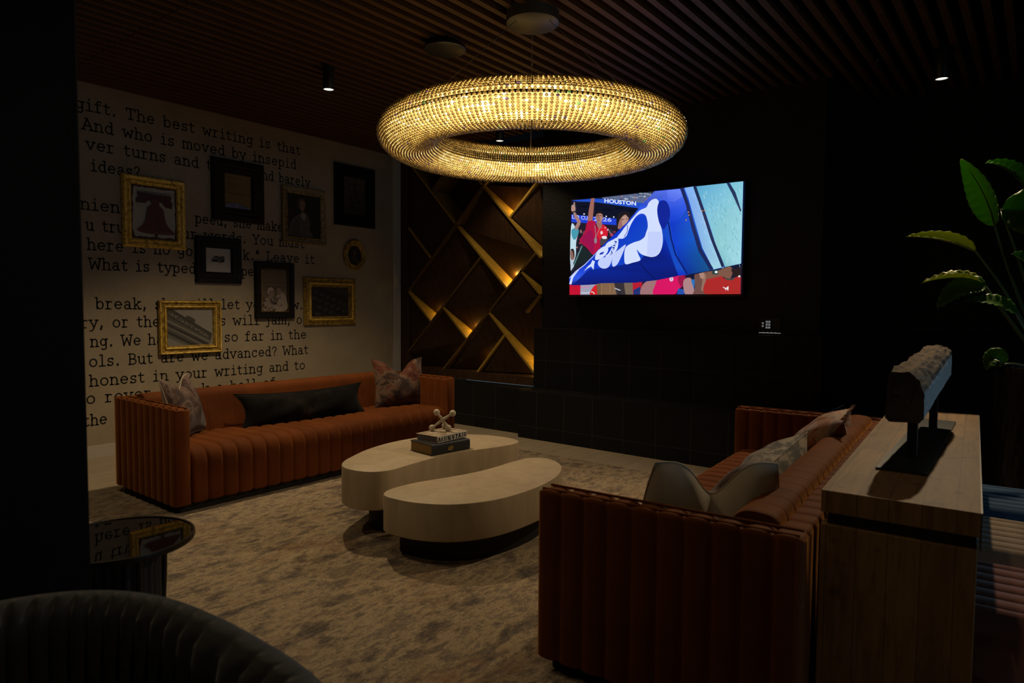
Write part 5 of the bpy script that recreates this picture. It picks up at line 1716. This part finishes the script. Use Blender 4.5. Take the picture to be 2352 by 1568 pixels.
def fabric(name, c):
    return noisemat(name, [(0.3, tuple(x * .85 for x in c)), (0.7, c)], 20, rough=0.85, spec=0.15, sheen=0.35, bumpy=0.1)
pouf('navy blue channel tufted ottoman, farthest from the camera under the console', 4.30, -0.14, fabric('navy_blue_fabric', (0.035, 0.085, 0.17)), CT)
pouf('tan channel tufted ottoman, middle one under the console', 3.60, -0.10, fabric('tan_fabric', (0.44, 0.31, 0.19)), CT)
pouf('brick red channel tufted ottoman, nearest under the console', 2.90, -0.06, fabric('brick_red_fabric', (0.30, 0.11, 0.075)), CT)

# ================================================================== POTTED PLANT
PC = Vector((0.10, 5.36, 0.0))
pl = thing('potted_plant', 'tall broad leaved plant in dark ribbed planter at the right edge', 'potted plant', PC)
M['planter'] = pmat('dark_glazed_ceramic', (0.007, 0.0075, 0.008), 0.4, spec=0.3)
def fr(a, z):
    return 1 + 0.012 * math.sin(a * 34 + 6 * math.sin(z * 26)) + 0.006 * math.sin(z * 90)
prof = [(0, 0.0), (0.24, 0.0), (0.26, 0.02)] + [(0.26 + 0.055 * math.sin(PI * 0.62 * i / 30), 0.02 + 1.06 * i / 30) for i in range(1, 31)] + [(0.318, 1.09), (0.305, 1.09), (0.30, 1.04), (0, 1.04)]
prof = [(r_, z_ * 1.0) for r_, z_ in prof]
lathe('planter', prof, M['planter'], pl, n=136, smooth=60, fr=fr)
lathe('soil', [(0, 1.045), (0.20, 1.05), (0.29, 1.042), (0.29, 1.041), (0, 1.041)], pmat('dark_soil', (0.03, 0.018, 0.012), 0.95), pl, n=32)

def leafmat(name, a, b_, tr):
    mt, nt, b = newmat(name)
    f = noise_tex(nt, coords(nt, (1, 1, 1)), 6, 4)
    c = ramp(nt, [(0.3, a), (0.7, b_)], f)
    nt.links.new(c, b.inputs['Base Color'])
    b.inputs['Roughness'].default_value = 0.42
    t2 = node(nt, 'ShaderNodeBsdfTranslucent')
    t2.inputs['Color'].default_value = (*tr, 1)
    mx = node(nt, 'ShaderNodeMixShader')
    mx.inputs[0].default_value = 0.4
    nt.links.new(b.outputs[0], mx.inputs[1])
    nt.links.new(t2.outputs[0], mx.inputs[2])
    nt.links.new(mx.outputs[0], nt.nodes['Material Output'].inputs['Surface'])
    return mt
M['leaf'] = leafmat('broad_leaf', (0.035, 0.11, 0.009), (0.075, 0.20, 0.016), (0.13, 0.34, 0.012))
M['leaf_lit'] = leafmat('lit_yellow_leaf', (0.16, 0.23, 0.02), (0.34, 0.36, 0.04), (0.36, 0.42, 0.03))  # bright yellow-green stands in for the downlight falling on these leaves
M['stem'] = pmat('leaf_stem', (0.06, 0.10, 0.03), 0.5)

def add_leaf(root, base, mid, tip, width, nrm, mt, fold=0.35, ragged=0.0, seed=0, bend=None):
    root, base, mid, tip = (Vector(p) - PC for p in (root, base, mid, tip))
    nrm = Vector(nrm).normalized()
    rn = random.Random(seed)
    n, mcount = 26, 5
    vs, fs = [], []
    def cur(t_):
        return (1 - t_) ** 2 * base + 2 * t_ * (1 - t_) * mid + t_ * t_ * tip
    for i in range(n + 1):
        t_ = i / n
        p = cur(t_)
        tg = (cur(min(1, t_ + .02)) - cur(max(0, t_ - .02))).normalized()
        side = tg.cross(nrm).normalized()
        up = side.cross(tg).normalized()
        w = width * (math.sin(PI * min(1, t_ ** 0.72)) ** 0.75) * 0.5 + 0.001
        for j in range(-mcount, mcount + 1):
            s = j / mcount
            rag = 1 + (ragged * rn.uniform(-1, .3) if abs(j) == mcount else 0)
            ripple = 0.006 * math.sin(i * 2.1 + s) * abs(s)
            vs.append(p + side * (w * s * math.cos(fold * abs(s)) * rag) + up * (w * abs(s) * math.sin(fold) + ripple))
    k_ = 2 * mcount + 1
    for i in range(n):
        for j in range(k_ - 1):
            a = i * k_ + j
            fs.append((a, a + 1, a + k_ + 1, a + k_))
    o = mesh_obj('leaf', vs, fs, mt, pl, smooth=True)
    md = o.modifiers.new('thickness', 'SOLIDIFY')
    md.thickness = 0.0012
    b = bend if bend is not None else Vector((0.06, 0, 0.12))
    md_ = (root + base) / 2 + Vector(b)
    pts = [(1 - t_) ** 2 * root + 2 * t_ * (1 - t_) * md_ + t_ * t_ * base for t_ in [i / 10 for i in range(11)]]
    mb = [base + (mid - base) * 0, *[cur(t_) for t_ in (.2, .4, .6, .8)]]
    st = tube('stem', pts + mb[1:], 0.008, M['stem'], o, n=7, radii=[0.012 - 0.0006 * i for i in range(11)] + [0.005, .004, .003, .002])

R0 = (0.06, 5.36, 1.05)
add_leaf(R0, (-0.252, 5.35, 1.985), (-0.30, 5.34, 2.22), (-0.452, 5.33, 2.435), 0.19, (-0.5, -0.75, 0.25), M['leaf'], fold=0.5, seed=1, bend=(-0.06, 0, 0.1))
add_leaf(R0, (-0.345, 5.28, 1.82), (-0.50, 5.26, 1.92), (-0.735, 5.24, 1.935), 0.13, (0.0, -0.75, 0.66), M['leaf_lit'], fold=0.9, ragged=.1, seed=2, bend=(-0.02, 0, 0.14))
add_leaf(R0, (-0.30, 5.34, 1.60), (-0.42, 5.33, 1.70), (-0.64, 5.30, 1.62), 0.15, (0.1, -0.2, 1.0), M['leaf_lit'], fold=0.6, ragged=.15, seed=3, bend=(-0.04, 0, 0.06))
add_leaf(R0, (-0.28, 5.30, 1.59), (-0.42, 5.27, 1.62), (-0.535, 5.22, 1.45), 0.20, (-0.3, -0.7, 0.6), M['leaf'], fold=0.3, seed=4, bend=(-0.04, 0, 0.06))
add_leaf(R0, (-0.23, 5.46, 2.10), (0.05, 5.44, 2.06), (0.28, 5.40, 1.96), 0.36, (0.1, -0.9, 0.35), M['leaf'], fold=0.2, seed=5, bend=(0.0, 0, 0.12))
add_leaf(R0, (-0.09, 5.52, 2.20), (-0.18, 5.52, 2.40), (-0.33, 5.50, 2.42), 0.16, (0.3, -0.5, 0.8), M['leaf'], fold=0.7, seed=6, bend=(0.0, 0, 0.2))
add_leaf(R0, (-0.02, 5.30, 1.62), (-0.06, 5.28, 1.76), (-0.155, 5.24, 1.795), 0.16, (0.2, -0.6, 0.7), M['leaf'], fold=0.5, seed=7, bend=(0.0, 0, 0.1))
add_leaf(R0, (-0.12, 5.24, 1.42), (-0.22, 5.22, 1.52), (-0.40, 5.20, 1.50), 0.15, (0.2, -0.5, 0.85), M['leaf'], fold=0.35, ragged=.1, seed=8, bend=(-0.02, 0, 0.04))
add_leaf(R0, (0.22, 5.30, 1.9), (0.34, 5.28, 2.2), (0.5, 5.26, 2.3), 0.2, (-0.2, -0.9, 0.3), M['leaf'], fold=0.4, seed=9, bend=(0.04, 0, 0.1))
add_leaf((0.0, 5.3, 1.05), (-0.17, 5.22, 1.10), (-0.22, 5.20, 1.20), (-0.255, 5.17, 1.06), 0.13, (-0.4, -0.8, 0.3), M['leaf'], fold=0.3, seed=10, bend=(-0.02, 0, 0.05))

# ================================================================== SIDE TABLE
sd = thing('side_table', 'small round side table with dark mirror top beside the dark pier', 'side table', (-2.577, 0.985, ZR + 0.0008))
ztp = 0.60 - ZR
M['mirror'] = pmat('smoked_mirror', (0.50, 0.50, 0.49), 0.02, metal=1.0)
M['dark_bronze'] = pmat('dark_bronze', (0.03, 0.022, 0.014), 0.4, metal=0.6)
lathe('top_rim', [(0.240, ztp - 0.018), (0.247, ztp - 0.018), (0.250, ztp - 0.01), (0.248, ztp + 0.002), (0.241, ztp + 0.002), (0.240, ztp - 0.002)], M['dark_bronze'], sd, n=72)
lathe('mirror_top', [(0, ztp - 0.018), (0.240, ztp - 0.018), (0.240, ztp - 0.0015), (0, ztp - 0.0015)], M['mirror'], sd, n=72, smooth=30)
lathe('fluted_pedestal', [(0, 0), (0.150, 0), (0.150, 0.02), (0.135, 0.05), (0.13, ztp - 0.10), (0.15, ztp - 0.019), (0, ztp - 0.019)], M['plinth'], sd, n=160, smooth=70, fr=lambda a, z: 1 + 0.022 * math.cos(a * 28))
for ang in (-6, 114, 234):
    a = math.radians(ang)
    c, s = math.cos(a), math.sin(a)
    tube('leg', [(0.215 * c, 0.215 * s, ztp - 0.018), (0.212 * c, 0.212 * s, 0.40), (0.20 * c, 0.20 * s, 0.25), (0.17 * c, 0.17 * s, 0.10), (0.155 * c, 0.155 * s, 0.0)], 0.012, M['dark_bronze'], sd, n=10, radii=[0.013, 0.011, 0.012, 0.017, 0.02])

# ================================================================== BARREL CHAIR
M['grey_fabric'] = noisemat('slate_grey_fabric', [(0.3, (0.050, 0.052, 0.054)), (0.7, (0.078, 0.081, 0.083))], 30, rough=0.9, spec=0.12, sheen=0.3, bumpy=0.2)
bc = thing('barrel_chair', 'slate grey channelled barrel chair in the near left foreground', 'armchair', (-1.31, 0.21, ZR))
def supel(th, a, b, n=2.7):
    c, s = math.cos(th), math.sin(th)
    return (a * math.copysign(abs(c) ** (2 / n), c), b * math.copysign(abs(s) ** (2 / n), s))
bm = bmesh.new()
th0, th1 = math.radians(-32), math.radians(212)
NT = 440
nch = 44
secp = [(0.0, 0.06), (-0.005, 0.30), (0.0, 0.55), (0.0, 0.66), (0.012, 0.712), (0.045, 0.738), (0.085, 0.735), (0.118, 0.705), (0.128, 0.655), (0.135, 0.50), (0.14, 0.28)]
rings = []
for i in range(NT + 1):
    t_ = i / NT
    th = th0 + (th1 - th0) * t_
    fr_ = (t_ * nch) % 1.0
    g = abs(2 * fr_ - 1) ** 3 * 0.020
    ring = []
    px_, py_ = supel(th, 0.65, 0.575)
    L = math.hypot(px_, py_)
    nx, ny = px_ / L, py_ / L
    for (ins, z) in secp:
        gg = g * (1.0 if (ins > 0.06 or (ins < 0.03 and z < 0.6)) else 0.0)
        dd = ins + gg if ins < 0.05 else ins - gg
        ring.append(bm.verts.new((px_ - nx * dd, py_ - ny * dd, z)))
    rings.append(ring)
k = len(secp)
for a, b in zip(rings, rings[1:]):
    for i in range(k - 1):
        bm.faces.new((a[i], a[i + 1], b[i + 1], b[i]))
    bm.faces.new((a[-1], a[0], b[0], b[-1]))
bm.faces.new(rings[0])
bm.faces.new(rings[-1][::-1])
bm_obj('backrest', bm, M['grey_fabric'], bc, smooth=70)
bm = bmesh.new()
ring = []
for z, s in ((0.20, .97), (0.24, 1.0), (0.38, 1.0), (0.42, .95)):
    ring.append([bm.verts.new((*(Vector(supel(2 * PI * i / 64, 0.44, 0.42)) * s), z)) for i in range(64)])
for a, b in zip(ring, ring[1:]):
    for i in range(64):
        bm.faces.new((a[i], a[(i + 1) % 64], b[(i + 1) % 64], b[i]))
bm.faces.new(ring[0][::-1])
bm.faces.new(ring[-1])
bm_obj('seat', bm, M['grey_fabric'], bc, smooth=50)
lathe('swivel_base', [(0, 0), (0.30, 0), (0.30, 0.03), (0.26, 0.06), (0.22, 0.2), (0, 0.2)], M['plinth'], bc)
